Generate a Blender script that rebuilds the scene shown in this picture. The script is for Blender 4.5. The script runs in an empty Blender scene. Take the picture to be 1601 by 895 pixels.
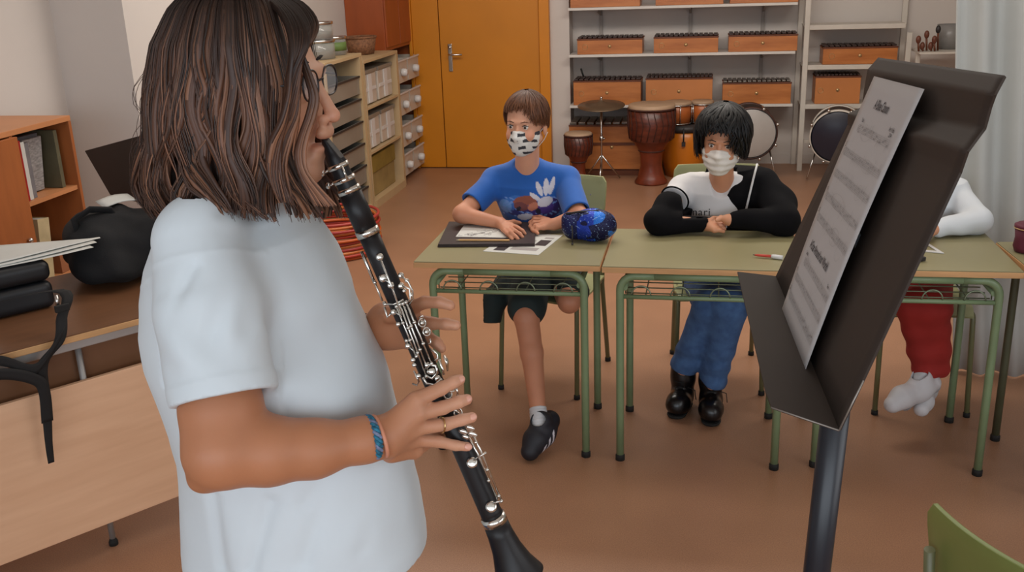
import bpy, math, random
import numpy as np
from mathutils import Vector, Matrix, noise
random.seed(7); rng=np.random.default_rng(7)
PI=math.pi
sc=bpy.context.scene; COL=sc.collection
# ---------------------------------------------------------------- camera
CAMH,FPX,YAW,PITCH,ROLL=1.8043,1555.08,-0.20047,0.31723,-0.03648
W_,H_=1601.0,895.0
_f=np.array([math.sin(YAW)*math.cos(PITCH),math.cos(YAW)*math.cos(PITCH),-math.sin(PITCH)])
_r=np.array([math.cos(YAW),-math.sin(YAW),0.0]); _u=np.cross(_r,_f)
_r,_u=math.cos(ROLL)*_r+math.sin(ROLL)*_u, -math.sin(ROLL)*_r+math.cos(ROLL)*_u
CC=np.array([0,0,CAMH])
cam=bpy.data.cameras.new('camera'); camo=bpy.data.objects.new('camera',cam); COL.objects.link(camo)
cam.sensor_width=36; cam.sensor_fit='HORIZONTAL'; cam.lens=36*FPX/W_; cam.clip_start=.05
M=Matrix(((_r[0],_u[0],-_f[0],0),(_r[1],_u[1],-_f[1],0),(_r[2],_u[2],-_f[2],CAMH),(0,0,0,1)))
camo.matrix_world=M; sc.camera=camo
def _ray(px,py): return _f+(px-W_/2)/FPX*_r-(py-H_/2)/FPX*_u
def at(px,py,Y): d=_ray(px,py); return CC+d*(Y/d[1])          # surveyed point at a known depth Y
def atz(px,py,z): d=_ray(px,py); return CC+d*((z-CAMH)/d[2])    # surveyed point on a known height
# ---------------------------------------------------------------- materials
def lin(c):
    return tuple(((v/255)/12.92 if v/255<=.04045 else ((v/255+.055)/1.055)**2.4) for v in c)
MATS={}
def mat(name,c,rough=.6,metal=0,var=.12,scale=8,bump=0,bscale=60,c2=None,stretch=None,spec=.5,coat=0,sheen=0,trans=0,attr=None,wave=None,sss=0,alpha=1,aniso=0):
    if name in MATS: return MATS[name]
    m=bpy.data.materials.new(name); m.use_nodes=True; nt=m.node_tree; N=nt.nodes; L=nt.links
    b=N['Principled BSDF']; b.inputs['Roughness'].default_value=rough; b.inputs['Metallic'].default_value=metal
    b.inputs['Specular IOR Level'].default_value=spec
    b.inputs['Coat Weight'].default_value=coat
    b.inputs['Sheen Weight'].default_value=sheen
    b.inputs['Transmission Weight'].default_value=trans
    b.inputs['Alpha'].default_value=alpha
    if aniso: b.inputs['Anisotropic'].default_value=aniso
    if sss:
        b.inputs['Subsurface Weight'].default_value=sss; b.inputs['Subsurface Radius'].default_value=(.012,.005,.003); b.inputs['Subsurface Scale'].default_value=1.0
    tc=N.new('ShaderNodeTexCoord'); mp=N.new('ShaderNodeMapping'); L.new(tc.outputs['Object'],mp.inputs[0])
    if stretch: mp.inputs['Scale'].default_value=stretch
    nz=N.new('ShaderNodeTexNoise'); nz.inputs['Scale'].default_value=scale; nz.inputs['Detail'].default_value=4; L.new(mp.outputs[0],nz.inputs[0])
    a=lin(c); bcol=lin(c2) if c2 else tuple(v*(1-var*2) for v in a)
    if not c2: a=tuple(min(1,v*(1+var)) for v in a)
    rp=N.new('ShaderNodeValToRGB'); rp.color_ramp.elements[0].position=.3; rp.color_ramp.elements[1].position=.7
    rp.color_ramp.elements[0].color=(*bcol,1); rp.color_ramp.elements[1].color=(*a,1); L.new(nz.outputs[0],rp.inputs[0])
    out=rp.outputs[0]
    if attr:
        at_=N.new('ShaderNodeAttribute'); at_.attribute_name=attr
        mx=N.new('ShaderNodeMix'); mx.data_type='RGBA'; mx.blend_type='MULTIPLY'; mx.inputs[0].default_value=1
        L.new(out,mx.inputs[6]); L.new(at_.outputs[0],mx.inputs[7]); out=mx.outputs[2]
    L.new(out,b.inputs['Base Color'])
    if bump:
        n2=N.new('ShaderNodeTexNoise'); n2.inputs['Scale'].default_value=bscale; n2.inputs['Detail'].default_value=3; L.new(mp.outputs[0],n2.inputs[0])
        bp=N.new('ShaderNodeBump'); bp.inputs['Strength'].default_value=bump; bp.inputs['Distance'].default_value=.005
        L.new(n2.outputs[0],bp.inputs['Height']); L.new(bp.outputs[0],b.inputs['Normal'])
    MATS[name]=m; return m
# ---------------------------------------------------------------- mesh builder
def V(*a): return Vector(a if len(a)>1 else a[0])
def frame(d,up=None):
    d=Vector(d).normalized()
    up=Vector(up) if up is not None else (Vector((0,0,1)) if abs(d.z)<.95 else Vector((1,0,0)))
    x=up.cross(d)
    if x.length<1e-6: x=Vector((1,0,0)).cross(d)
    x.normalize(); y=d.cross(x).normalized(); return x,y,d
class MB:
    def __init__(s): s.v=[];s.f=[];s.sm=[];s.mi=[];s.cur=0
    def add(s,vs,fs,smooth=False):
        o=len(s.v); s.v+= [tuple(p) for p in vs]
        for f in fs: s.f.append([i+o for i in f]); s.sm.append(smooth); s.mi.append(s.cur)
        return s
    def box(s,c,sz,rz=0,R=None):
        c=Vector(c); h=Vector(sz)/2
        R=R or Matrix.Rotation(rz,3,'Z')
        vs=[c+R@Vector((x*h.x,y*h.y,z*h.z)) for x,y,z in ((-1,-1,-1),(1,-1,-1),(1,1,-1),(-1,1,-1),(-1,-1,1),(1,-1,1),(1,1,1),(-1,1,1))]
        return s.add(vs,[(0,3,2,1),(4,5,6,7),(0,1,5,4),(1,2,6,5),(2,3,7,6),(3,0,4,7)])
    def bx(s,x0,x1,y0,y1,z0,z1): return s.box(((x0+x1)/2,(y0+y1)/2,(z0+z1)/2),(abs(x1-x0),abs(y1-y0),abs(z1-z0)))
    def tube(s,pts,r,n=12,caps=True,flat=1.0,up=None,smooth=True):
        pts=[Vector(p) for p in pts]; k=len(pts)
        rs=r if hasattr(r,'__len__') else [r]*k
        vs=[];x=None
        for i,p in enumerate(pts):
            d=(pts[min(i+1,k-1)]-pts[max(i-1,0)])
            if d.length<1e-9: d=Vector((0,0,1))
            d.normalize()
            if x is None: x,y,_=frame(d,up)
            else:
                x=(x-d*x.dot(d))
                if x.length<1e-6: x,y,_=frame(d)
                x.normalize(); y=d.cross(x).normalized()
            for j in range(n):
                a=2*PI*j/n; vs.append(p+x*math.cos(a)*rs[i]+y*math.sin(a)*rs[i]*flat)
        fs=[(i*n+j,i*n+(j+1)%n,(i+1)*n+(j+1)%n,(i+1)*n+j) for i in range(k-1) for j in range(n)]
        s.add(vs,fs,smooth)
        if caps:
            o=len(s.v)-len(vs)
            s.f.append([o+j for j in range(n)][::-1]); s.sm.append(False); s.mi.append(s.cur)
            s.f.append([o+(k-1)*n+j for j in range(n)]); s.sm.append(False); s.mi.append(s.cur)
        return s
    def lathe(s,prof,o=(0,0,0),axis=(0,0,1),n=32,smooth=True,closed=False):
        x,y,d=frame(axis); o=Vector(o); vs=[]
        for r,h in prof:
            for j in range(n):
                a=2*PI*j/n; vs.append(o+d*h+x*math.cos(a)*r+y*math.sin(a)*r)
        k=len(prof)
        fs=[(i*n+j,i*n+(j+1)%n,(i+1)*n+(j+1)%n,(i+1)*n+j) for i in range(k-1) for j in range(n)]
        return s.add(vs,fs,smooth)
    def sphere(s,c,r,n=16,m=10,R=None):
        r=(r,)*3 if not hasattr(r,'__len__') else r; c=Vector(c); vs=[];R=R or Matrix.Identity(3)
        for i in range(1,m):
            t=PI*i/m
            for j in range(n):
                a=2*PI*j/n; vs.append(c+R@Vector((r[0]*math.sin(t)*math.cos(a),r[1]*math.sin(t)*math.sin(a),r[2]*math.cos(t))))
        vs.append(c+R@Vector((0,0,r[2]))); vs.append(c-R@Vector((0,0,r[2]))); T=len(vs)-2
        fs=[(i*n+j,(i+1)*n+j,(i+1)*n+(j+1)%n,i*n+(j+1)%n) for i in range(m-2) for j in range(n)]
        fs+=[(T,j,(j+1)%n) for j in range(n)]+[(T+1,(m-2)*n+(j+1)%n,(m-2)*n+j) for j in range(n)]
        return s.add(vs,fs,True)
    def torus(s,c,R0,r0,axis=(0,0,1),n=40,m=8,a0=0,a1=2*PI,sx=1,sy=1,up=None):
        x,y,d=frame(axis,up); c=Vector(c); full=abs(a1-a0-2*PI)<1e-6; k=n if full else n+1
        pts=[c+x*math.cos(a0+(a1-a0)*i/n)*R0*sx+y*math.sin(a0+(a1-a0)*i/n)*R0*sy for i in range(n+1)]
        return s.tube(pts,r0,m,caps=not full)
    def prism(s,poly,ex):
        ex=Vector(ex); n=len(poly); p=[Vector(q) for q in poly]
        vs=p+[q+ex for q in p]
        return s.add(vs,[list(range(n))[::-1],list(range(n,2*n))]+[(i,(i+1)%n,n+(i+1)%n,n+i) for i in range(n)])
    def sheet(s,P,th=0.002,smooth=True):
        # P: rows x cols array of points -> solid sheet
        P=np.asarray(P,float); a,b=P.shape[:2]
        du=np.gradient(P,axis=0); dv=np.gradient(P,axis=1); nn=np.cross(du,dv); nn/=np.linalg.norm(nn,axis=2,keepdims=True)+1e-12
        Q=P+nn*th; vs=[tuple(x) for x in P.reshape(-1,3)]+[tuple(x) for x in Q.reshape(-1,3)]
        o=a*b; I=lambda i,j:i*b+j; fs=[]
        for i in range(a-1):
            for j in range(b-1):
                fs.append((I(i,j),I(i,j+1),I(i+1,j+1),I(i+1,j))); fs.append((o+I(i,j),o+I(i+1,j),o+I(i+1,j+1),o+I(i,j+1)))
        s.add(vs,fs,smooth); e=[]
        B=[(i,0) for i in range(a)]+[(a-1,j) for j in range(1,b)]+[(i,b-1) for i in range(a-2,-1,-1)]+[(0,j) for j in range(b-2,0,-1)]
        base=len(s.v)-2*o
        for q in range(len(B)):
            p1=I(*B[q]);p2=I(*B[(q+1)%len(B)])
            s.f.append([base+p1,base+p2,base+o+p2,base+o+p1]); s.sm.append(False); s.mi.append(s.cur)
        return s
    def build(s,name,m,parent=None,bevel=0,colors=None,seg=2,inv=None):
        me=bpy.data.meshes.new(name)
        vs=s.v
        if parent is not None:
            iv=(parent.matrix_basis if parent.parent is None else parent.parent.matrix_basis@parent.matrix_basis).inverted()
            vs=[tuple(iv@Vector(p)) for p in vs]
        me.from_pydata(vs,[],s.f); me.polygons.foreach_set('use_smooth',s.sm); me.polygons.foreach_set('material_index',s.mi)
        o=bpy.data.objects.new(name,me); COL.objects.link(o)
        for mm in (m if isinstance(m,(list,tuple)) else [m]): me.materials.append(mm)
        if colors is not None:
            ca=me.color_attributes.new('tint','FLOAT_COLOR','POINT'); ca.data.foreach_set('color',np.asarray(colors,np.float32).ravel())
        me.update()
        if parent is not None: o.parent=parent
        if bevel:
            md=o.modifiers.new('bevel','BEVEL'); md.width=bevel; md.segments=seg; md.limit_method='ANGLE'; md.angle_limit=.6; md.harden_normals=False
        return o
def T(name,label,cat,loc=(0,0,0),rz=0,group=None):
    o=bpy.data.objects.new(name,None); COL.objects.link(o); o.empty_display_size=.05
    o.matrix_basis=Matrix.Translation(Vector([float(v) for v in loc]))@Matrix.Rotation(rz,4,'Z')
    o['label']=label; o['category']=cat
    if group: o['group']=group
    return o
def tag(o,label,cat,group=None):
    o['label']=label; o['category']=cat
    if group: o['group']=group
    return o
def struct(o): o['kind']='structure'; return o
def copy_tree(o,loc=None,rz=None,label=None,group=None):
    c=o.copy(); COL.objects.link(c)
    for ch in [q for q in bpy.data.objects if q.parent==o]:
        d=copy_tree(ch); d.parent=c
    if loc is not None:
        c.matrix_basis=Matrix.Translation(Vector([float(v) for v in loc]))@Matrix.Rotation(rz or 0,4,'Z')
    if label: c['label']=label
    if group: c['group']=group
    return c
def arc(c,r,a0,a1,u,v,n=8):
    c=Vector(c);u=Vector(u);v=Vector(v)
    return [c+u*math.cos(a0+(a1-a0)*i/n)*r+v*math.sin(a0+(a1-a0)*i/n)*r for i in range(n+1)]
# ================================================================ SETTING
m_floor=mat('floor_terrazzo',(160,118,90),rough=.36,var=.05,scale=3,c2=(150,110,84))
nt=m_floor.node_tree
# fine speckle of the linoleum
_n=nt.nodes.new('ShaderNodeTexNoise'); _n.inputs['Scale'].default_value=260; _n.inputs['Detail'].default_value=2
_tc=[n for n in nt.nodes if n.type=='TEX_COORD'][0]; nt.links.new(_tc.outputs['Object'],_n.inputs[0])
_mx=nt.nodes.new('ShaderNodeMix'); _mx.data_type='RGBA'; _mx.blend_type='OVERLAY'; _mx.inputs[0].default_value=.5
_b=nt.nodes['Principled BSDF']; _src=_b.inputs['Base Color'].links[0].from_socket
nt.links.new(_src,_mx.inputs[6]); nt.links.new(_n.outputs[0],_mx.inputs[7]); nt.links.new(_mx.outputs[2],_b.inputs['Base Color'])
m_wall=mat('wall_paint',(206,199,193),rough=.8,var=.02,scale=2,bump=.05,bscale=120)
m_ceil=mat('ceiling_paint',(225,222,215),rough=.9,var=.02)
m_dwood=mat('dark_wood_trim',(120,80,55),rough=.5)
XL,XR=-2.95,3.3
struct(MB().bx(-3.7,XR+.1,-2.6,9.25,-.1,0).build('floor',m_floor))
struct(MB().bx(-3.7,XR+.1,-2.6,9.25,3.1,3.2).build('ceiling',m_ceil))
struct(MB().bx(-3.7,-1.2,8.8,9.2,0,3.1).build('wall_back',m_wall))
struct(MB().bx(-1.2,XR+.1,9.03,9.2,0,3.1).build('wall_back_alcove',m_wall))
struct(MB().bx(-3.7,XL,4.8,8.8,0,3.1).build('wall_left',m_wall))
struct(MB().bx(-3.7,-3.36,4.0,4.8,0,3.1).bx(-3.7,-3.36,2.6,4.0,0,.9).bx(-3.7,-3.36,2.6,4.0,2.6,3.1).bx(-3.7,-3.36,-2.6,2.6,0,3.1).build('wall_left_front',m_wall))
struct(MB().bx(XR,XR+.1,-2.6,9.03,0,3.1).build('wall_right',m_wall))
# near wall with a long window band behind the photographer
m_frame=mat('window_frame_white',(215,215,212),rough=.5,var=.02)
struct(MB().bx(-3.7,XR+.1,-2.7,-2.6,0,.85).bx(-3.7,XR+.1,-2.7,-2.6,2.75,3.1).bx(-3.7,-3.0,-2.7,-2.6,.85,2.75).bx(3.0,XR+.1,-2.7,-2.6,.85,2.75).build('wall_front',m_wall))
wf=struct(MB().bx(-3,3,-2.68,-2.62,.85,.9).bx(-3,3,-2.68,-2.62,2.7,2.75).bx(-1.03,-.97,-2.68,-2.62,.9,2.7).bx(.97,1.03,-2.68,-2.62,.9,2.7).bx(-3,-2.95,-2.68,-2.62,.9,2.7).bx(2.95,3,-2.68,-2.62,.9,2.7).build('window_1',m_frame))
# small side window at the left edge with its handle
w2=struct(MB().bx(-3.42,-3.36,3.9,4.0,.9,2.6).bx(-3.42,-3.36,2.6,2.7,.9,2.6).bx(-3.42,-3.36,2.7,3.9,.9,1.0).bx(-3.42,-3.36,2.7,3.9,2.5,2.6).bx(-3.42,-3.38,2.7,3.9,1.0,2.5).build('window_2',m_frame,bevel=.004))
m_chrome=mat('chrome',(205,203,200),rough=.22,metal=1,var=.03)
struct(MB().bx(-3.36,-3.345,3.93,3.96,1.28,1.36).tube([(-3.345,3.945,1.32),(-3.325,3.945,1.32),(-3.322,3.945,1.27),(-3.322,3.945,1.22)],.007,8).build('window_handle',m_chrome,w2))
# orange door in its frame on the back wall
m_door=mat('door_orange',(200,126,20),rough=.45,var=.03,scale=3,bump=.02)
m_door2=mat('door_frame_orange',(208,130,20),rough=.45,var=.02)
YD=8.8
xl=at(655,130,YD)[0]; 
xL=float(at(652,130,YD)[0]); xs=float(at(693,130,YD)[0]); xR=float(at(846,130,YD)[0]); xF=float(at(862,130,YD)[0])
dr=MB().bx(xs+.004,xR,YD-.045,YD-.005,.008,2.25).build('door_1',m_door,bevel=.003); struct(dr)
struct(MB().bx(xL,xs-.004,YD-.045,YD-.005,.008,2.25).build('door_2',m_door,bevel=.003))
struct(MB().bx(xR+.004,xF,YD-.07,YD,0,2.32).bx(xL-.02,xF,YD-.07,YD,2.26,2.34).bx(xL-.03,xL-.002,YD-.07,YD,0,2.26).build('trim_1',m_door2,bevel=.003))
hp=at(704,85,YD-.05); hx,hz=float(hp[0]),float(hp[2])
pl=struct(MB().box((hx,YD-.05,hz-.03),(.035,.012,.24)).build('door_plate',m_chrome,dr,bevel=.004))
struct(MB().tube([(hx,YD-.05,hz),(hx,YD-.10,hz),(hx+.02,YD-.108,hz),(hx+.12,YD-.108,hz)],.009,10).build('door_handle',m_chrome,dr))
struct(MB().lathe([(0,0),(.014,0),(.014,.012),(0,.012)],(hx,YD-.056,hz+.06),(0,-1,0),12).build('door_lock',m_chrome,dr))
# right hand folding partition, floor to ceiling, with soft vertical folds
m_curt=mat('curtain_cloth',(190,191,187),rough=.85,var=.03,scale=4,bump=.1,bscale=90)
P=[]
for zi in range(14):
    z=.01+3.04*zi/13; row=[]
    for i in range(160):
        xe=float(at(1490-10*(z/2.2),600-280*z,4.33)[0]); x=xe+(3.22-xe)*i/159
        y=4.33+.035*math.sin(i*.62+.4*math.sin(z*1.1))*(.75+.25*math.sin(i*.17))+.01*math.sin(i*.21)
        row.append((x,y,z))
    P.append(row)
cu=MB().sheet(P,.006).build('curtain',m_curt); 
tag(cu,'floor length pale grey curtain hanging in soft folds along the right edge','curtain')
# skirting
struct(MB().bx(-1.2,XR,9.015,9.03,0,.08).build('baseboard_back',m_wall))
struct(MB().bx(XL,XL+.015,4.8,8.8,0,.08).build('baseboard_left',m_wall))
# ================================================================ FURNITURE
m_lam=mat('desk_laminate_green',(142,134,98),rough=.42,var=.03,scale=5,bump=.02)
m_ply=mat('desk_edge_beech',(205,158,108),rough=.5,var=.08,scale=6,stretch=(1,1,18))
m_green=mat('tube_green',(122,142,106),rough=.38,var=.06)
m_dgreen=mat('tube_dark_green',(76,78,58),rough=.4,var=.06)
m_olive=mat('tube_olive',(112,112,78),rough=.38,var=.06)
m_wire=mat('basket_wire',(128,142,118),rough=.3,metal=.6,var=.05)
m_rub=mat('rubber_black',(24,22,20),rough=.8)
ZT=.768
def school_desk(x,y,a,label,group,leg_mat,frame_mat):
    W,D=.685,.515
    R=lambda u,v,z: (x+u*math.cos(a)-v*math.sin(a), y+u*math.sin(a)+v*math.cos(a), z)
    t=T('school_desk',label,'desk',R(W/2,D/2,0),a,group)
    def L(u,v,z): return R(u,v,z)
    def bxl(mb,u0,u1,v0,v1,z0,z1): return mb.box(R((u0+u1)/2,(v0+v1)/2,(z0+z1)/2),(u1-u0,v1-v0,z1-z0),a)
    bxl(MB(),0.0015,W-.0015,.0015,D-.0015,ZT-.004,ZT).build('desktop',m_lam,t,bevel=.001)
    bxl(MB(),0,W,0,D,ZT-.024,ZT-.0042).build('edge_band',m_ply,t,bevel=.0015)
    i=.062; r=.0145; zt=ZT-.024-r-.002; y0,y1=.025,.455
    for u,v,sg in ((i,y0,1),(W-i,y0,-1),(i,y1,1),(W-i,y1,-1)):
        rc=.055
        pts=[L(u,v,.012),L(u,v,.3),L(u,v,zt-rc)]+[L(u+sg*rc*(1-math.cos(q)),v,zt-rc+rc*math.sin(q)) for q in [PI/2*k/6 for k in range(1,7)]]+[L(u+sg*.12,v,zt)]
        lg=MB().tube(pts,r,12).build('leg',leg_mat,t)
        MB().lathe([(0,0),(r+.003,0),(r+.003,.02),(r,.024)],L(u,v,0),n=14).build('foot_cap',m_rub,lg)
    MB().tube([L(i+.12,y0,zt),L(W-i-.12,y0,zt)],r,12).build('front_rail',frame_mat,t)
    MB().tube([L(i+.12,y1,zt),L(W-i-.12,y1,zt)],r,12).build('rear_rail',frame_mat,t)
    for u in (i+.016,W-i-.016):
        MB().tube([L(u,y0,zt-.045),L(u,y1,zt-.045)],.011,10).build('side_rail',frame_mat,t)
    zb=ZT-.118
    MB().tube([L(i+.01,y0,zb),L(W-i-.01,y0,zb)],.0085,10).build('basket_bar',frame_mat,t)
    for k in range(4):
        w=MB()
        cx=i+.075+k*(W-2*i-.15)/3
        w.tube([L(cx+.034*math.cos(q),y0-.004,zb+.006+.036*math.sin(q)) for q in [PI*j/12 for j in range(13)]],.0028,6).build('wire_arc',m_wire,t)
    w=MB()
    for k in range(7):
        v=y0+.03+k*.062; dz=.0 if k else .0
        w.tube([L(i+.02,v,zb+.004),L(W-i-.02,v,zb+.004)],.0024,6)
    for k in range(4):
        cx=i+.09+k*(W-2*i-.18)/3
        w.tube([L(cx,y0,zb+.002),L(cx,y1-.02,zb+.002),L(cx,y1,zb+.05)],.0024,6)
    for v in (y1,):
        for dz in (.02,.05): w.tube([L(i+.02,v,zb+dz),L(W-i-.02,v,zb+dz)],.0024,6)
    for v in (y0+.02,y1):
        w.tube([L(i+.018,v,zb+.004),L(i+.018,v,zt)],.0024,6); w.tube([L(W-i-.018,v,zb+.004),L(W-i-.018,v,zt)],.0024,6)
    w.build('wire_basket',m_wire,t)
    return t
school_desk(-1.045,3.345,.004,'green topped desk where the pupil in the blue shirt leans','green school desks in a row',m_green,m_green)
school_desk(-.354,3.338,-.006,'green topped desk with the red pen, under the crossed black sleeves','green school desks in a row',m_green,m_green)
school_desk(.352,3.373,.012,'green topped desk behind the music stand with a set square on it','green school desks in a row',m_green,m_green)
school_desk(1.075,3.235,1.02-.95,'green topped desk at the right edge under the maroon pencil case','green school desks in a row',m_dgreen,m_dgreen)
# ---- chairs
m_seat=mat('chair_laminate_green',(152,154,110),rough=.4,var=.03,scale=5)
def school_chair(x,y,a,label,group,sw=.37,back=True,bz=.80,spread=.0,seat_m=None,bh=.17):
    # a: direction the sitter faces, 0 = towards -y
    seat_m=seat_m or m_seat
    c,s=math.cos(a),math.sin(a)
    L=lambda u,v,z:(x+u*c-v*s,y+u*s+v*c,z)      # u right, v backwards
    t=T('school_chair',label,'chair',(x,y,0),a,group)
    P=[]
    for i in range(9):
        v=-.19+.37*i/8; row=[]
        for j in range(11):
            u=(-.5+j/10)*(sw if i>1 else sw-.02*(2-i)); q=(i/8)
            row.append(L(u,v,.44+.012*math.cos(q*PI*2)*.6-.02*max(0,(.15-q))/.15-.004*math.cos(j/10*2*PI)))
        P.append(row)
    MB().sheet(P,.011).build('seat',seat_m,t,bevel=.002)
    P=[]
    for i in range(9):
        q=i/8; z=bz-bh/2+bh*q; row=[]
        for j in range(15):
            w=sw/2*(1-.10*max(0,(abs(q-.5)-.3)/.2)**2)
            u=(-1+2*j/14)*w
            row.append(L(u,.20+.045*q-.03*(u/w)**2,z))
        P.append(row)
    bk=MB().sheet(P,.010).build('backrest',seat_m,t,bevel=.002)
    for u in (-.115,.115):
        MB().sphere(L(u,.215,bz),(.007,.004,.007),8,6).build('rivet',m_chrome,bk)
    r=.0105; hw=sw/2-.015
    for sgn in (-1,1):
        u=sgn*hw
        lg=MB().tube([L(u*1.04,-.20,.012),L(u,-.165,.40)]+[L(u,-.165+.02*(1-math.cos(k*PI/8)),.40+.02*math.sin(k*PI/8)) for k in range(1,5)]+[L(u,.16,.42)],r,10).build('front_leg',m_olive,t)
        MB().lathe([(0,0),(r+.003,0),(r+.003,.018),(r,.02)],L(u*1.04,-.20,0),n=12).build('foot_cap',m_rub,lg)
        lg=MB().tube([L(u*1.04,.25,.012),L(u,.19,.40),L(u,.205,.55),L(u*.92,.235,bz+.02)],r,10).build('rear_leg',m_olive,t)
        MB().lathe([(0,0),(r+.003,0),(r+.003,.018),(r,.02)],L(u*1.04,.25,0),n=12).build('foot_cap',m_rub,lg)
    MB().tube([L(-hw,-.12,.415),L(hw,-.12,.415)],.008,8).tube([L(-hw,.14,.415),L(hw,.14,.415)],.008,8).build('cross_rail',m_olive,t)
    return t
school_chair(-.655,4.11,-.20,'green school chair carrying the pupil in the blue shirt','pupils chairs',bz=.80)
school_chair(.06,4.20,.06,'green school chair behind the pupil in the black jacket','pupils chairs',bz=.83,sw=.38)
school_chair(.86,4.08,.05,'green school chair behind the music stand, carrying the pupil in red trousers','pupils chairs')
m_seat2=mat('near_chair_green',(124,136,74),rough=.4,var=.03)
school_chair(.72,1.76,2.19,'empty bright green school chair in the foreground, nearest to the music stand','pupils chairs',sw=.38,bz=.69,seat_m=m_seat2,bh=.22)
# ---- left table with modesty panel
m_beech=mat('beech_laminate',(232,188,152),rough=.5,var=.05,c2=(220,174,138),scale=3,stretch=(1,1,9))
m_btop=mat('brown_tabletop',(118,80,54),rough=.35,var=.06,scale=4,stretch=(2,9,1))
m_gmet=mat('grey_metal',(176,174,172),rough=.35,metal=.5,var=.03)
A=np.array([-1.992,2.337]); Bp=np.array([-1.733,2.686]); dv=(Bp-A)/np.linalg.norm(Bp-A); nv=np.array([-dv[1],dv[0]])
def LT(s,t,z): q=A+dv*s+nv*t; return (float(q[0]),float(q[1]),z)
la=math.atan2(dv[1],dv[0])
tb=T('work_table','long beech table with a front panel at the left, piled with black bags','table',LT(.1,.3,0),la)
def lbox(mb,s0,s1,t0,t1,z0,z1): return mb.box(LT((s0+s1)/2,(t0+t1)/2,(z0+z1)/2),(s1-s0,t1-t0,z1-z0),la)
lbox(MB(),-.95,.85,0.002,.68,.768,.772).build('tabletop',m_btop,tb)
lbox(MB(),-.95,.85,0,.68,.748,.768).build('edge_band',m_ply,tb,bevel=.002)
lbox(MB(),-.92,.82,.015,.035,.718,.747).build('metal_rail',m_gmet,tb,bevel=.003)
lbox(MB(),-.92,.82,.64,.66,.718,.747).build('metal_rail',m_gmet,tb,bevel=.003)
lbox(MB(),-.9,.8,.022,.040,.105,.608).build('front_panel',m_beech,tb,bevel=.002)
lbox(MB(),-.9,.8,.085,.097,.50,.747).build('inner_panel',m_btop,tb)
for s,t_ in ((-.82,.066),(.235,.066),(.76,.066),(-.82,.62),(.76,.62)):
    lg=MB().tube([LT(s,t_,.02),LT(s,t_,.747)],.010,12).build('leg',m_gmet,tb)
    MB().lathe([(0,0),(.015,0),(.015,.012),(.010,.025)],LT(s,t_,0),n=14).build('foot_cap',m_rub,lg)
# ---- bookcase
m_bw=mat('bookcase_wood',(168,98,52),rough=.45,var=.08,scale=3,stretch=(6,6,1))
m_bw2=mat('bookcase_wood_light',(198,134,88),rough=.45,var=.05,scale=3)
bx0,bxf=-3.34,-2.95; y0,y1,yd=2.75,4.22,3.80
bc=T('bookcase','low orange brown wooden bookcase under the side window, with one open bay','bookcase',((bx0+bxf)/2,(y0+y1)/2,0))
MB().bx(bx0,bxf,y0,y1,1.155,1.18).build('top_board',m_bw2,bc,bevel=.002)
MB().bx(bx0,bxf,y1-.02,y1,0,1.154).build('side_panel',m_bw,bc,bevel=.002)
MB().bx(bx0,bxf,y0,y0+.02,0,1.154).build('side_panel',m_bw,bc,bevel=.002)
MB().bx(bx0,bxf-.002,yd-.02,yd,0.03,1.153).build('divider',m_bw,bc)
MB().bx(bx0,bx0+.008,y0+.021,y1-.021,0.03,1.153).build('back_panel',m_bw,bc)
for z in (.83,.45,.04): MB().bx(bx0+.009,bxf-.01,yd+.001,y1-.021,z,z+.02).build('shelf',m_bw2,bc)
dd=MB().bx(bxf,bxf+.018,y0+.01,yd+.005,.05,1.15).build('door',m_bw,bc,bevel=.002)
MB().sphere((bxf+.03,yd-.05,.7),.012,10,8).build('knob',m_chrome,dd)
m_red=mat('binder_red',(165,30,28),rough=.5); m_wht=mat('paper_white',(205,205,200),rough=.8,var=.02); m_grey=mat('folder_grey',(120,118,122),rough=.6)
m_beige=mat('book_beige',(196,180,140),rough=.7); m_ppr2=mat('printed_sheet',(170,168,168),rough=.8,c2=(120,118,118),scale=40,stretch=(1,1,3)); m_brown=mat('box_brown',(150,95,62),rough=.7)
def book(name,lab,cat,x0,x1,ya,yb,z0,h,m,lean=0,grp=None,m2=None):
    # spine faces +x; lean about x axis (towards +y)
    t=T(name,lab,cat,((x0+x1)/2,(ya+yb)/2,z0),0,grp)
    R=Matrix.Rotation(-lean,3,'X'); piv=Vector(((x0+x1)/2,yb if lean>0 else ya,z0))
    def bb(xa,xb,a,b,za,zb):
        c=Vector(((xa+xb)/2,(a+b)/2,(za+zb)/2)); return MB().box(piv+R@(c-piv),(xb-xa,b-a,zb-za),R=R)
    th=.0025
    bb(x0,x1,ya,ya+th,z0,z0+h).build('cover',m,t); bb(x0,x1,yb-th,yb,z0,z0+h).build('cover',m,t)
    bb(x1-th,x1,ya+th,yb-th,z0,z0+h).build('spine',m,t)
    bb(x0+.004,x1-th-.001,ya+th,yb-th,z0+.004,z0+h-.004).build('pages',m2 or m_wht,t)
    return t
z=.852
book('binder','red binder at the left end of the bookcase shelf','binder',-3.24,-2.97,3.815,3.865,z,.27,m_red)
book('binder','white spined binder beside the red one in the bookcase','binder',-3.24,-2.975,3.870,3.896,z,.26,m_wht)
book('binder','grey ring binder in the middle of the bookcase shelf','binder',-3.24,-2.985,3.900,3.935,z,.25,m_grey)
t=T('document_stack','grey printed sheets clipped upright on the bookcase shelf','papers',(-3.03,4.02,z))
MB().box((-3.045,4.02,z+.13),(.012,.13,.25),R=Matrix.Rotation(.12,3,'Y')).build('sheets',m_ppr2,t)
MB().box((-3.075,4.025,z+.135),(.014,.15,.265),R=Matrix.Rotation(.12,3,'Y')).build('backing_board',m_grey,t)
book('notebook','olive green notebook at the far end of the bookcase shelf','notebook',-3.24,-2.99,4.13,4.155,z,.27,mat('book_olive',(96,92,70)))
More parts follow.
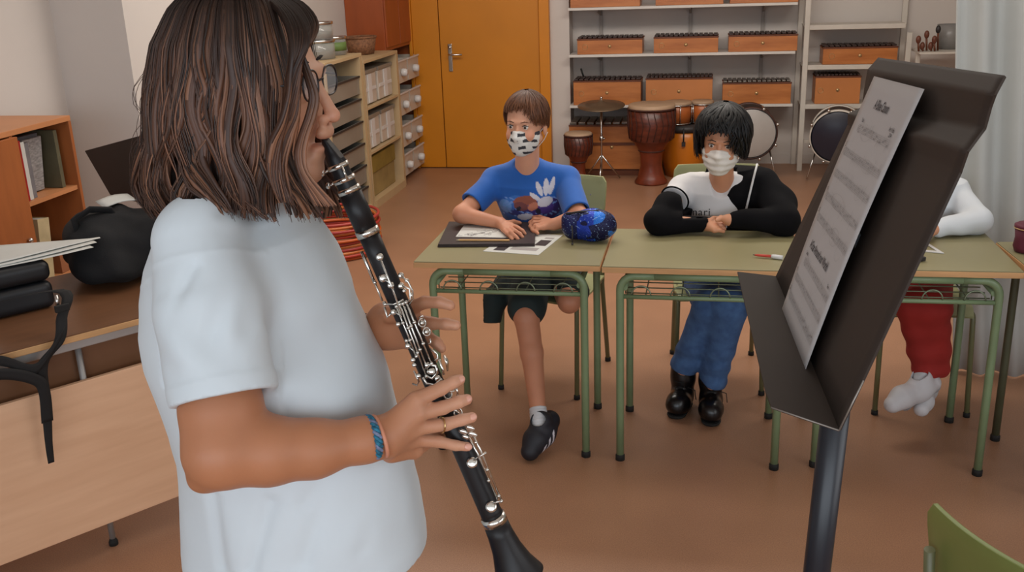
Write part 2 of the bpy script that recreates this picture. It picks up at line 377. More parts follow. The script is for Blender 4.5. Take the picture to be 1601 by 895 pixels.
book('book','thick beige book leaning in the lower bay of the bookcase','book',-3.22,-2.97,3.85,3.93,.472,.28,m_beige,lean=.12)
book('book','pale brown book lying in the lower bay of the bookcase','book',-3.2,-2.97,3.99,4.17,.472,.10,m_brown)
# ---- tall cabinet in the corner
m_cab=mat('cabinet_redbrown',(150,72,30),rough=.4,var=.06,scale=3,stretch=(5,5,1))
cb=T('tall_cabinet','tall red brown wooden cabinet in the back left corner beside the orange door','cabinet',(-2.75,8.0,0))
MB().bx(XL+.002,-2.62,8.04,8.795,1.12,2.45).build('body',m_cab,cb,bevel=.003)
MB().bx(-2.619,-2.605,8.05,8.41,1.15,2.42).build('door',m_cab,cb,bevel=.002)
MB().bx(-2.619,-2.605,8.42,8.785,1.15,2.42).build('door',m_cab,cb,bevel=.002)
MB().bx(XL+.002,-2.62,8.04,8.06,0,1.119).build('side_panel',m_cab,cb)
MB().bx(XL+.002,-2.62,8.775,8.795,0,1.119).build('side_panel',m_cab,cb)
MB().bx(XL+.002,XL+.012,8.061,8.774,0,1.119).build('back_panel',m_cab,cb)
for z in (.03,.28,.55,.82): MB().bx(XL+.013,-2.625,8.061,8.774,z,z+.02).build('shelf',m_cab,cb)
# shelf units against the left wall
m_cream=mat('shelf_cream',(186,160,122),rough=.5,var=.03)
m_tray=mat('tray_grey_plastic',(128,122,112),rough=.35,var=.06)
m_dk=mat('tray_rim_dark',(44,40,40),rough=.5)
m_clear=mat('tub_milky_plastic',(190,180,168),rough=.3,var=.04)
m_white=mat('white_plastic',(208,206,204),rough=.35,var=.02)
def unit(y0,y1,zt,label,zs,vdiv=()):
    t=T('shelf_unit',label,'shelf',(-2.735,(y0+y1)/2,0))
    x0,x1=XL+.003,-2.52
    MB().bx(x0,x1,y0,y1,zt-.025,zt).build('top_board',m_cream,t,bevel=.002)
    MB().bx(x0,x1,y0,y0+.022,0,zt-.0255).build('side_panel',m_cream,t)
    MB().bx(x0,x1,y1-.05,y1,0,zt-.0255).build('side_panel',m_cream,t)
    MB().bx(x0,x0+.01,y0+.023,y1-.051,0,zt-.0255).build('back_panel',m_cream,t)
    MB().bx(x0+.011,x1+.012,y0+.023,y1-.051,0,.06).build('plinth',m_cream,t)
    for z in zs: MB().bx(x0+.011,x1-.003,y0+.023,y1-.051,z,z+.018).build('shelf',m_cream,t)
    for v,a,b in vdiv: MB().bx(x0+.011,x1-.004,v-.009,v+.009,a,b).build('divider',m_cream,t)
    return t
unit(6.40,7.15,1.19,'cream shelf unit full of grey trays with dark rims, nearer to the girl',())
unit(7.17,8.03,1.13,'cream shelf unit with milky tubs in its open bays, by the red brown cabinet',(.42,.76))
def tray(x1,y0,y1,z,h,label,m,rim,group,handle=False,dark=False):
    t=T('storage_tray',label,'tray',(x1-.17,(y0+y1)/2,z),0,group)
    x0=x1-.36
    b=MB().bx(x0,x1,y0,y1,z,z+.006).bx(x0,x0+.005,y0,y1,z+.006,z+h).bx(x1-.005,x1,y0,y1,z+.006,z+h).bx(x0+.005,x1-.005,y0,y0+.005,z+.006,z+h).bx(x0+.005,x1-.005,y1-.005,y1,z+.006,z+h)
    b.build('tub',m,t)
    MB().bx(x1,x1+.010,y0-.003,y1+.003,z+h-.014,z+h).build('rim',rim,t,bevel=.002)
    if handle: MB().lathe([(0,0),(.03,0),(.034,.01),(.034,.03),(.026,.05),(0,.052)],(x1,(y0+y1)/2,z+h*.45),(1,0,0),14).build('handle',m_white,t)
    return t
pos=['lowest','second lowest','third from the bottom','third from the top','second from the top','topmost']
for k in range(6):
    z=.075+k*.165
    tray(-2.535,6.43,7.09,z,.13,'grey tray with a dark rim in the cream shelf unit, '+pos[k],m_tray,m_dk,'grey trays in the shelf unit')
    for q in range(3):
        tag(MB().sphere((-2.70+.05*q,6.6+.17*q,z+.05),(.06,.07,.042),10,7).build('fabric_bundle',mat('bundle_%d'%((k+q)%3),[(90,80,74),(64,66,74),(120,104,86)][(k+q)%3],rough=.9),None),'%s cloth bundle in the %s grey tray, %s'%(['brown','grey blue','tan'][(k+q)%3],pos[k],['nearest the girl','in the middle','farthest from the girl'][q]),'bundle','rolled cloth bundles in the trays')
# tubs in unit B
for (z,h,nm) in ((.785,.26,'upper bay'),(.445,.26,'middle bay')):
    for q,(a,b) in enumerate(((7.22,7.55),(7.60,7.95))):
        t=T('storage_tub','milky plastic tub with a white label strip in the %s, %s'%(nm,['nearer one','farther one'][q]),'tub',(-2.7,(a+b)/2,z),0,'milky tubs in the shelf unit')
        MB().bx(-2.90,-2.56,a,b,z,z+h-.03).build('body',m_clear,t,bevel=.008)
        MB().bx(-2.91,-2.55,a-.008,b+.008,z+h-.029,z+h).build('lid',m_tray,t,bevel=.004)
        MB().bx(-2.5595,-2.552,(a+b)/2-.04,(a+b)/2+.04,z+.01,z+h-.035).bx(-2.5595,-2.554,a+.02,b-.02,z+.10,z+.125).build('cross_strip',m_white,t)  # vertical and horizontal white strips crossing on the tub front
t=T('cardboard_box','olive yellow box in the bottom bay of the cream shelf unit','box',(-2.72,7.6,.062))
MB().bx(-2.9,-2.56,7.25,7.9,.25,.38).build('lid',mat('box_olive',(138,116,52),rough=.6),t,bevel=.004)
MB().bx(-2.89,-2.57,7.26,7.89,.062,.249).build('body',mat('box_ochre',(150,128,80),rough=.6),t,bevel=.004)
for k,z in enumerate((.052,.302,.572,.842)):
    for q,(a,b) in enumerate(((8.08,8.40),(8.43,8.76))):
        tray(-2.56,a,b,z,.19,'milky box with a round white handle in the red brown cabinet, %s row, %s'%(['bottom','second','third','top'][k],['left one','right one'][q]),m_clear,m_white,'milky boxes in the cabinet',handle=True)
# containers on top of the units
m_glass=mat('clear_container',(190,190,185),rough=.08,var=.02,alpha=.38,spec=.8)
for k,(y,z,r,h,lab) in enumerate(((6.72,1.192,.115,.13,'round clear jar with a chrome lid, lower one of the stack on the shelf unit'),(6.72,1.323,.11,.12,'round clear jar with a chrome lid, upper one of the stack on the shelf unit'),(7.02,1.192,.09,.13,'clear jar with a green label beside the stacked jars'))):
    t=T('storage_jar',lab,'jar',(-2.68,y,z),0,'clear jars on the shelf unit')
    MB().lathe([(0,0),(r,0),(r,h-.02),(r-.004,h-.02),(r-.004,.004),(0,.004)],(-2.68,y,z),n=28).build('body',m_glass,t)
    MB().lathe([(0,h),(r+.003,h),(r+.005,h-.004),(r+.005,h-.018),(0,h-.018)],(-2.68,y,z),n=28).build('lid',m_chrome,t)
    if k==2: MB().lathe([(r+.0008,.03),(r+.0018,.03),(r+.0018,.09),(r+.0008,.09)],(-2.68,y,z),n=28).build('label',mat('label_green',(96,120,60)),t)
    else:
        MB().lathe([(r*.9,.008),(r*.9,.05),(r*.5,.055),(0,.058)],(-2.68,y,z),n=20).build('contents',mat('jar_contents',(120,84,66),rough=.8,c2=(60,70,50),scale=30),t)
t=T('woven_basket','brown woven basket on top of the cream shelf unit by the cabinet','basket',(-2.72,7.72,1.13))
MB().lathe([(0,.0),(.10,0),(.125,.13),(.118,.13),(.095,.008),(0,.008)],(-2.72,7.72,1.132),n=24).build('body',mat('wicker',(130,88,60),rough=.8,var=.25,scale=60),t)
MB().torus((-2.72,7.72,1.262),.122,.009).build('rim',mat('wicker',(0,0,0)),t)
MB().bx(-2.66,-2.52,7.42,7.58,1.132,1.15).build('x',m_cream); bpy.data.objects.remove(bpy.data.objects['x'])
# ================================================================ BACK WALL SHELVES AND INSTRUMENTS
YS=8.66   # front edge of the wall shelves
m_shelf=mat('shelf_white',(214,210,204),rough=.45,var=.02)
m_std=mat('shelf_standard_grey',(150,142,136),rough=.5,var=.03)
def zat(px,py,Y): return float(at(px,py,Y)[2])
def xat(px,py,Y): return float(at(px,py,Y)[0])
SX0,SX1=-1.19,.69
zsh=[zat(1070,8,YS),zat(1070,83,YS),zat(1066,164,YS)]
t=T('wall_shelving','white wall shelving with three long boards on grey uprights','shelving',(-.25,8.85,0))
for z in zsh: MB().bx(SX0,SX1,YS,9.0,z-.022,z).build('shelf_board',m_shelf,t,bevel=.002)
for px in (940,1078,1190):
    x=xat(px,100,9.0)
    up=MB().bx(x-.013,x+.013,9.002,9.028,.35,2.2).build('upright',m_std,t)
    for z in zsh: MB().prism([(x-.006,9.0,z-.024),(x-.006,YS+.03,z-.024),(x-.006,YS+.03,z-.034),(x-.006,9.0,z-.085)],(.012,0,0)).build('bracket',m_std,up)
# white ladder rack
m_lad=mat('ladder_white',(206,200,190),rough=.45,var=.04)
t=T('ladder_rack','white ladder like metal rack standing against the back wall','rack',(1.2,8.8,0))
xp0,xp1=.775,1.54
xq=xat(1424,75,8.6)
zpq=zat(1424,52,8.6)
for x,y,hh in ((xp0,8.70,2.2),(xq,8.70,zpq),(xp0-.03,8.99,2.2),(xq,8.99,2.2)):
    MB().box((x,y,hh/2),(.042,.030,hh)).build('post',m_lad,t,bevel=.004)
zr=[zat(1335,38,8.70),zat(1330,101,8.70),zat(1300,163,8.70)]
for z in zr:
    MB().bx(xp0-.02,xp1-.0,8.69,8.715,z-.038,z).build('rung',m_lad,t,bevel=.003)
    MB().bx(xp0-.02,xp1-.0,8.72,8.98,z-.012,z-.001).build('shelf_board',m_lad,t,bevel=.002)
MB().bx(xp0+.017,xp0+.14,8.71,8.73,zat(1250,222,8.7)-.015,zat(1250,222,8.7)+.015).build('rung',m_lad,t,bevel=.003)
t2=T('narrow_stand','thin white metal stand behind the top of the music stand','stand',(1.75,8.85,0))
xq=xat(1424,75,8.6)+.06
MB().box((xq,8.6,.5),(.034,.03,.98)).build('post',m_lad,t2,bevel=.004)
MB().box((xq+.42,8.6,.5),(.034,.03,1.0)).build('post',m_lad,t2,bevel=.004)
MB().bx(xq-.02,xq+.46,8.45,8.85,.985,1.0).build('shelf_board',m_lad,t2)
# orff instruments: wooden box resonators with bars on top
m_res=mat('resonator_wood',(196,124,66),rough=.35,var=.1,c2=(168,98,46),scale=4,stretch=(1,1,5))
m_res2=mat('resonator_wood_plain',(196,124,68),rough=.45,var=.05,scale=4)
m_bar=mat('bar_dark_rosewood',(58,34,26),rough=.4,var=.2)
m_barm=mat('bar_grey_metal',(120,112,104),rough=.3,metal=.7)
m_trim=mat('resonator_trim',(104,54,28),rough=.5)
m_brass=mat('badge_brass',(205,170,120),rough=.3,metal=.6)
def barbox(x0,x1,Y,z0,z1,label,name='xylophone',m=None,bars='wood',n=13,d=.26,group='orff instruments on the shelves',hb=.012,cat='xylophone'):
    m=m or m_res; w=x1-x0
    t=T(name,label,cat,((x0+x1)/2,Y+d/2,z0),0,group)
    zt=z1-hb
    # open topped tapering box
    th=.012; tp=.05
    MB().bx(x0,x1,Y,Y+th,z0,zt-.012).build('front_panel',m,t,bevel=.002)
    MB().bx(x0,x1,Y+d-th,Y+d,z0,zt-.012).build('rear_panel',m,t,bevel=.002)
    MB().bx(x0,x0+th,Y+th+.0005,Y+d-th-.0005,z0,zt-.012).build('end_panel',m,t)
    MB().bx(x1-th,x1,Y+th+.0005,Y+d-th-.0005,z0,zt-.012).build('end_panel',m,t)
    MB().bx(x0+th+.001,x1-th-.001,Y+th+.001,Y+d-th-.001,z0,z0+.01).build('bottom_panel',m,t)
    MB().bx(x0-.004,x1+.004,Y-.004,Y+.03,zt-.0115,zt).build('top_rail',m_trim,t,bevel=.001); MB().bx(x0-.004,x1+.004,Y+d-.03,Y+d+.004,zt-.0115,zt).build('top_rail',m_trim,t,bevel=.001)
    mb=MB(); bm=m_bar if bars=='wood' else m_barm
    for k in range(n):
        xc=x0+w*(k+.5)/n; L=d*(1.0-.30*k/n)
        MB().box((xc,Y+d/2,zt+hb/2+.002),(w/n*.78,L,hb)).build('bar',bm,t,bevel=.002)
    MB().lathe([(0,0),(.014,0),(.014,.003),(0,.004)],((x0+x1)/2,Y-.0005,(z0+zt)/2),(0,-1,0),14).build('badge',m_brass,t)
    for q in (.12,):
        MB().tube(arc((x0+w*q,Y-.001,(z0+zt)/2-.004),.022,0,2*PI,(1,0,0),(0,0,1),10),.002,5).build('handle_ring',m_brass,t)
    return t
Yb=YS+.02
def pb(px0,px1,pyt,zi,**k):
    x0=xat(px0,100,Yb);x1=xat(px1,100,Yb);z0=zsh[zi]+.001; z1=zat((px0+px1)/2,pyt,Yb); return x0,x1,Yb,z0,z1
for (a,b,yt,lab,kw) in ((893,1000,-26,'wooden xylophone box on the top shelf, left end',{}),(1024,1128,-28,'wooden xylophone box in the middle of the top shelf',{}),(1138,1243,-30,'wooden xylophone box on the top shelf, right end',{})):
    barbox(*pb(a,b,yt,0),lab,**kw)
for (a,b,yt,lab,kw) in ((903,1004,58,'low xylophone box on the second shelf, left end',{}),(1022,1122,55,'low xylophone box in the middle of the second shelf',{}),(1138,1245,52,'low xylophone box on the second shelf, right end',{})):
    barbox(*pb(a,b,yt,1),lab,**kw)
barbox(*pb(896,1002,124,2),'xylophone box with a mallet on top on the third shelf, left end')
barbox(*pb(1010,1115,120,2),'plain fronted xylophone box in the middle of the third shelf',m=m_res2,bars='wood',n=16)
barbox(*pb(1131,1239,127,2),'metallophone box with grey bars on the third shelf, right end',name='metallophone',cat='metallophone',bars='metal',n=14)
tag(MB().tube([(xat(910,118,Yb),Yb+.1,zat(910,124,Yb)+.012),(xat(906,112,Yb),Yb+.1,zat(906,111,Yb)+.01)],.008,8).build('mallet',m_rub),'short dark mallet standing on the left xylophone of the third shelf','mallet')
# boxes on the ladder rack
def pr(px0,px1,pyt,zi): return xat(px0,100,8.72),xat(px1,100,8.72),8.722,zr[zi]+.001,zat((px0+px1)/2,pyt,8.72)
barbox(*pr(1286,1402,71,1),'long xylophone box on the middle rung of the white rack')
barbox(*pr(1277,1348,117,2),'square xylophone box on the lower rung of the white rack',m=m_res2,n=12)
# big bass xylophone on the floor
x0=xat(890,220,8.45);x1=xat(1024,220,8.45)
t=barbox(x0,x1,8.45,.06,zat(950,192,8.45),'large bass xylophone box on the floor behind the drums',name='bass_xylophone',n=10,d=.36,hb=.02,bars='metal',group=None)
MB().bx(x0+.02,x1-.02,8.47,8.79,.0,.059).build('base',m_trim,t)
MB().bx(x0-.003,x1+.003,8.438,8.449,.27,.29).build('seam',m_trim,t)
# ---- djembes
m_dj=mat('djembe_wood_dark',(92,40,26),rough=.35,var=.25,scale=10,stretch=(1,1,4))
m_dj2=mat('djembe_wood_red',(116,50,28),rough=.3,var=.2,scale=8)
m_skin_d=mat('drum_skin',(178,148,120),rough=.6,var=.05)
m_rope=mat('drum_rope',(66,34,26),rough=.8)
def djembe(px,py,Y,pytop,w,label):
    b=at(px,py,Y); x=float(b[0]); h=zat(px,pytop,Y); r=w/2
    t=T('djembe',label,'djembe',(x,Y,0),0,'djembe drums')
    MB().lathe([(0,0),(r*.72,0),(r*.74,.015),(r*.60,h*.08),(r*.48,h*.22),(r*.50,h*.36),(r*.56,h*.42),(r*.66,h*.47),(r*.90,h*.58),(r*.97,h*.72),(r*.98,h*.90),(r*.94,h*.97),(0,h*.97)],(x,Y,0),n=36).build('shell',m_dj2,t)
    MB().lathe([(r*.925,h*.55),(r*1.0,h*.60),(r*1.035,h*.74),(r*1.03,h*.92),(r*.99,h*.925),(r*.99,h*.75),(r*.93,h*.6)],(x,Y,0),n=36).build('sleeve',m_dj,t)
    w_=MB()
    for k in range(22):
        a=2*PI*k/22; a2=a+.14
        w_.tube([(x+r*1.05*math.cos(a),Y+r*1.05*math.sin(a),h*.93),(x+r*1.06*math.cos(a2),Y+r*1.06*math.sin(a2),h*.76),(x+r*.99*math.cos(a),Y+r*.99*math.sin(a),h*.57)],.0035,5)
    w_.build('ropes',m_rope,t)
    MB().lathe([(0,h),(r*.94,h),(r*1.02,h-.006),(r*1.03,h*.95),(r*1.0,h*.93),(r*.95,h*.965),(0,h*.972)],(x,Y,0),n=36).build('drumhead',m_skin_d,t)
    MB().torus((x,Y,h*.945),r*1.04,.007).build('ring',m_rope,t)
    MB().torus((x,Y,h*.42),r*.56,.006).build('ring',m_rope,t)
    return t
djembe(905,272,8.2,207,.225,'small reddish djembe standing at the left end below the shelves')
djembe(1018,268,8.19,162,.37,'large dark djembe in front of the bass xylophone box')
# cymbal on stand
cx=at(940,160,8.25); zc=float(cx[2]); xc=float(cx[0])
t=T('cymbal_stand','dark cymbal on a thin chrome stand between the two djembes','cymbal stand',(xc,8.25,0))
MB().tube([(xc,8.25,.03),(xc,8.25,zc+.03)],.008,10).build('pole',m_chrome,t)
MB().lathe([(0,.032),(.02,.03),(.035,.02),(.12,.008),(.195,-.006),(.195,-.009),(.12,.004),(.035,.016),(0,.02)],(xc,8.25,zc-.02),(0,-.12,1),40).build('cymbal',mat('cymbal_dark',(112,92,72),rough=.4,metal=.5,var=.1,scale=5),t)
for k in range(3):
    a=-PI/2+2*PI*k/3
    MB().tube([(xc,8.25,.22),(xc+.17*math.cos(a),8.25+.17*math.sin(a),.01)],.007,8).build('leg',m_chrome,t)
MB().lathe([(.012,-.02),(.017,-.02),(.017,.02),(.012,.02)],(xc,8.25,zc*.55),n=12).tube([(xc,8.25,zc*.55),(xc+.03,8.22,zc*.55)],.006,8).build('clamp',m_chrome,t)
MB().sphere((xc,8.25,zc+.035),.012,10,8).build('wing_nut',m_chrome,t)
# conga shaped orange drum with bongos on top
m_org=mat('conga_orange',(204,118,28),rough=.3,var=.05,scale=4)
m_wd=mat('bongo_wood',(178,96,44),rough=.35,var=.08)
cp=at(1068,260,8.53); x=float(cp[0]); hz=zat(1068,193,8.53)
t=T('conga','orange yellow conga drum with black fittings beside the large djembe','conga',(x,8.53,0))
MB().lathe([(0,0),(.15,0),(.17,.1),(.195,hz*.45),(.20,hz*.7),(.185,hz-.02),(0,hz-.02)],(x,8.53,0),n=36).build('shell',m_org,t)
MB().lathe([(.187,hz-.05),(.2,hz-.05),(.2,hz),(0,hz),(0,hz-.005),(.187,hz-.005)],(x,8.53,0),n=36).build('hoop',m_dk,t)
for k in range(6):
    a=2*PI*k/6-.5
    MB().tube([(x+.205*math.cos(a),8.53+.205*math.sin(a),hz-.01),(x+.212*math.cos(a),8.53+.212*math.sin(a),hz-.13)],.006,8).box((x+.208*math.cos(a),8.53+.208*math.sin(a),hz-.14),(.03,.03,.035),a).build('lug',m_dk,t)
bz0=hz+.002; r1=.125; 
t=T('bongos','pair of honey coloured bongos with chrome rims resting on the conga','bongos',(x,8.51,bz0))
hb=zat(1068,158,8.50)-bz0
bb=((x-.055,8.50,.118),(x+.150,8.54,.092))
for (bx_,by_,r) in bb:
    sh=MB().lathe([(0,.0),(r*.93,0),(r,hb*.5),(r*.97,hb*.93),(0,hb*.93)],(bx_,by_,bz0),n=30).build('shell',m_wd,t)
    MB().lathe([(0,hb),(r*.95,hb),(r*1.03,hb*.97),(r*1.04,hb*.83),(r*1.0,hb*.83),(r*.98,hb*.95),(0,hb*.95)],(bx_,by_,bz0),n=30).build('drumhead',m_skin_d,sh)
    MB().torus((bx_,by_,bz0+hb*.86),r*1.04,.006).torus((bx_,by_,bz0+hb*.06),r*.97,.006).build('chrome_rim',m_chrome,sh)
    for k in range(5):
        a=-2.4+k*1.05
        MB().tube([(bx_+r*1.07*math.cos(a),by_+r*1.07*math.sin(a),bz0+hb*.9),(bx_+r*1.05*math.cos(a),by_+r*1.05*math.sin(a),bz0+.01)],.004,6).build('tuning_rod',m_chrome,sh)
MB().box((x+.06,8.52,bz0+hb*.5),(.03,.05,.04)).build('bridge',m_wd,t)
# bass drums
def bassdrum(px,py,r,Y,label,head,hoop,rz,shell,lift):
    c=at(px,py,Y); cx,cz=float(c[0]),max(float(c[2]),r+lift)
    t=T('bass_drum',label,'bass drum',(cx,Y,0),0,'bass drums')
    ax=Vector((math.sin(rz),-math.cos(rz),0)); c0=Vector((cx,Y,cz))
    MB().lathe([(r*.97,-.26),(r*.97,0),(r*.95,0),(r*.95,-.26)],c0,ax,48).build('shell',shell,t)
    MB().lathe([(0,.004),(r*.9,.004),(r*.955,-.004),(0,-.006)],c0,ax,48).build('drumhead',head,t)
    MB().lathe([(0,.004),(r*.9,.004),(r*.955,-.004),(0,-.006)],c0-ax*.265,ax,48).build('drumhead',head,t)
    MB().lathe([(r*.955,.012),(r*1.0,.012),(r*1.01,-.028),(r*.97,-.03),(r*.955,-.01)],c0,ax,48).build('hoop',hoop,t)
    MB().lathe([(r*.955,.012),(r*1.0,.012),(r*1.01,-.028),(r*.97,-.03),(r*.955,-.01)],c0-ax*.27,ax,48).build('hoop',hoop,t)
    X,Y_,_=frame(ax)
    for k in range(8):
        a=2*PI*k/8+.35; p=c0+(X*math.cos(a)+Y_*math.sin(a))*r*1.035
        MB().tube([p+ax*.02,p-ax*.12],.006,8).sphere(p+ax*.022,.013,10,8).build('tension_rod',m_chrome,t)
    for s in (-1,1):
        tt=c0-ax*.1; MB().tube([tt+Vector((s*r*.75,0,-r*.62)),(tt.x+s*r*1.05,tt.y-.05,.01)],.007,8).build('spur',m_chrome,t)
    return t
m_head=mat('drumhead_white',(172,168,164),rough=.35,var=.03)
m_head2=mat('drumhead_darkblue',(34,34,48),rough=.3,var=.05)
m_hoopd=mat('hoop_dark',(70,42,36),rough=.4)
bassdrum(1174,209,.212,8.26,'bass drum with a white head behind the pupil in the black jacket',m_head,m_hoopd,.05,m_dk,.02)
bassdrum(1309,214,.214,8.26,'bass drum with a dark blue head and pale hoop left of the music stand',m_head2,m_lad,-.12,m_dk,.02)
# tubes stand and grey bin at the right
t=T('maraca_bucket','grey bin holding brown maracas and shakers at the right end of the back wall','bucket',(xq+.12,8.65,1.0))
b=at(1463,98,8.65); xb=float(b[0])
MB().lathe([(0,0),(.085,0),(.10,.19),(.094,.19),(.08,.006),(0,.006)],(xb+.10,8.72,1.001),n=24).build('bucket',mat('bin_grey',(134,132,130),rough=.35,var=.08),t)
m_mar=mat('maraca_brown',(112,62,44),rough=.5,var=.2)
for k,(px,pt) in enumerate(((1436,62),(1442,72),(1449,54),(1461,62),(1455,72),(1467,46))):
    c=at(px,pt,8.52+.02*(k%3))
    _Y=8.52+.02*(k%3)
    tt=T('maraca','%s'%['brown maraca at the left end of the row on the white stand','second brown maraca from the left on the white stand','tall brown maraca in the middle of the white stand','brown maraca just left of the grey bin','short brown maraca in front of its taller neighbours','tall dark headed maraca beside the grey bin'][k],'maraca',(float(c[0]),_Y,1.0),0,'maracas on the white stand')
    MB().tube([(float(c[0])+.01,_Y,1.002),(float(c[0]),_Y,float(c[2])-.02)],.008,8).build('handle',m_trim,tt)
    MB().sphere((float(c[0]),_Y,float(c[2])),(.020,.020,.032),12,9).build('head',m_mar if k!=5 else m_dk,tt)
# stack of coloured hoops on the floor
hc=at(510,352,6.3); hx,hy=-2.42,6.03
cols=[(196,92,40),(176,52,34),(206,120,60),(160,44,40),(190,104,46),(170,60,52),(212,140,84),(184,74,38),(150,40,36),(200,110,50),(180,64,42),(196,92,40)]
for k,cc in enumerate(cols):
    o=MB().torus((hx+.012*math.sin(k*2.3),hy+.012*math.cos(k*1.7),.0115+k*.021),.30,.0102,n=56,m=8).build('hoop',mat('hoop_color_%d'%(k%6),cols[k%6],rough=.4,var=.03))
    tag(o,'%s gymnastics hoop, %s from the bottom of the floor stack'%(['orange','red','pale orange','dark red','amber','brick red'][k%6],['first','second','third','fourth','fifth','sixth','seventh','eighth','ninth','tenth','eleventh','twelfth'][k]),'hoop','hoops stacked on the floor')
# ================================================================ IMPLICIT SURFACE MESHER (continuous bodies and clothes)
class SDF:
    """list of shapes blended into one smooth skin, meshed with surface nets"""
    def __init__(s): s.ops=[]
    def _a(s,mode,k,fn,col=None,lip=1.0): s.ops.append((mode,k,fn,col,lip)); return s
    def cone(s,a,b,ra,rb,k=.01,mode='u',col=None,flat=None):
        a=np.array(a,float); b=np.array(b,float)
        if flat is not None:   # flat=(axis, factor): squash distance along axis
            ax=np.array(flat[0],float); ax/=np.linalg.norm(ax); fc=flat[1]
            St=np.eye(3)+(fc-1)*np.outer(ax,ax)
        else: St=None
        def fn(P,a=a,b=b,ra=ra,rb=rb,St=St):
            if St is not None: P=P@St; aa=a@St; bb=b@St
            else: aa,bb=a,b
            ab=bb-aa; t=np.clip(((P-aa)@ab)/(ab@ab+1e-12),0,1)
            return np.sqrt((((P-aa)-t[...,None]*ab)**2).sum(-1))-(ra+(rb-ra)*t)
        return s._a(mode,k,fn,col,1.0 if St is None else max(1,flat[1]))
    def chain(s,pts,rs,k=.01,mode='u',col=None,flat=None):
        for i in range(len(pts)-1): s.cone(pts[i],pts[i+1],rs[i],rs[i+1],k,mode,col,flat)
        return s
    def ell(s,c,r,k=.01,mode='u',R=None,col=None):
        c=np.array(c,float); r=np.array(r,float); R=np.eye(3) if R is None else np.array(R,float)
        def fn(P):
            q=(P-c)@R; k0=np.sqrt(((q/r)**2).sum(-1)); k1=np.sqrt(((q/(r*r))**2).sum(-1))+1e-9
            d=k0*(k0-1)/k1
            return np.where(k0<.2,-r.min()*.8,d)
        return s._a(mode,k,fn,col)
    def box(s,c,h,rad=.01,k=.01,mode='u',R=None,col=None):
        c=np.array(c,float); h=np.array(h,float)-rad; R=np.eye(3) if R is None else np.array(R,float)
        def fn(P):
            q=np.abs((P-c)@R)-h
            return np.sqrt((np.maximum(q,0)**2).sum(-1))+np.minimum(q.max(-1),0)-rad
        return s._a(mode,k,fn,col)
    def plane(s,p,n,k=.0,mode='i'):
        p=np.array(p,float); n=np.array(n,float); n/=np.linalg.norm(n)
        return s._a(mode,k,lambda P:(P-p)@n)          # keeps the side opposite to n
    def rings(s,rows,k=.01,mode='u',axis=2,col=None,tw=0):
        """stacked ellipses: rows of (z,cx,cy,rx,ry); tw turns the ellipses about z"""
        rows=np.array(sorted(rows),float); ct,st=math.cos(tw),math.sin(tw)
        def fn(P):
            z=P[...,2]; zi=np.clip(z,rows[0,0],rows[-1,0])
            cx,cy,rx,ry=[np.interp(zi,rows[:,0],rows[:,j]) for j in (1,2,3,4)]
            dx,dy=P[...,0]-cx,P[...,1]-cy; qx=dx*ct+dy*st; qy=-dx*st+dy*ct
            k0=np.sqrt((qx/rx)**2+(qy/ry)**2)+1e-9; k1=np.sqrt((qx/rx**2)**2+(qy/ry**2)**2)+1e-9
            d2=np.where(k0<.3,-np.minimum(rx,ry)*.7,k0*(k0-1)/k1)
            dz=np.maximum(rows[0,0]-z,z-rows[-1,0])
            return np.where(dz>0,np.sqrt(np.maximum(d2,0)**2+dz**2),np.maximum(d2,dz))
        return s._a(mode,k,fn,col)
    def fn(s,f,k=.01,mode='u',col=None): return s._a(mode,k,f,col)
    def disp(s,f): return s._a('d',0,f)
    def eval(s,P,prune=None):
        B=P.shape[0]; D=np.full(P.shape[:-1],1.0)
        if prune is not None: c,R=prune; Dc=np.full(B,1.0)
        for mode,k,fn,col,lip in s.ops:
            if mode=='d':
                D=D+fn(P); continue
            if prune is not None:
                dc=fn(c); 
                if mode=='u': m=(dc<Dc+ (R*2.2+k)*lip)&(dc<R*3*lip+k+.01)
                elif mode=='s': m=dc<R*1.6*lip+k
                else: m=dc>-(R*1.6*lip+k)
                if not m.any():
                    continue
                d=fn(P[m]); cur=D[m]
            else: m=slice(None); d=fn(P); cur=D
            if mode=='u':
                h=np.clip(.5+.5*(cur-d)/max(k,1e-6),0,1); n=cur*(1-h)+d*h-k*h*(1-h)
            elif mode=='s':
                h=np.clip(.5-.5*(cur+d)/max(k,1e-6),0,1); n=cur*(1-h)-d*h+k*h*(1-h)
            else:
                h=np.clip(.5-.5*(cur-d)/max(k,1e-6),0,1); n=cur*(1-h)+d*h+k*h*(1-h)
            D[m]=n
            if prune is not None and mode=='u': Dc=np.minimum(Dc,np.where(m,dc,Dc))
        return D
    def mesh(s,lo,hi,h):
        lo=np.array(lo,float); hi=np.array(hi,float); N=8; bs=N*h
        nb=np.ceil((hi-lo)/bs).astype(int); R=bs*math.sqrt(3)/2
        g=np.stack(np.meshgrid(*[np.arange(n) for n in nb],indexing='ij'),-1).reshape(-1,3)
        c=lo+(g+.5)*bs
        d=[]
        for i in range(0,len(c),60000): d.append(s.eval(c[i:i+60000][:,None,:])[:,0])
        d=np.concatenate(d); act=np.abs(d)<R*1.9; g=g[act]; c=c[act]
        off=np.stack(np.meshgrid(*[np.arange(N+1)]*3,indexing='ij'),-1).reshape(-1,3)
        n1=N+1; dims=nb*N+2; keys=[];verts=[];quads=[]
        cell=off.reshape(n1,n1,n1,3)[:N,:N,:N].reshape(-1,3)
        def lin_(i): return (i[...,0]*n1+i[...,1])*n1+i[...,2]
        cor=np.array([[a,b,e] for a in (0,1) for b in (0,1) for e in (0,1)])
        ci=lin_(cell[:,None,:]+cor[None])
        edges=[(i,j) for i in range(8) for j in range(i+1,8) if np.abs(cor[i]-cor[j]).sum()==1]
        qk=[];
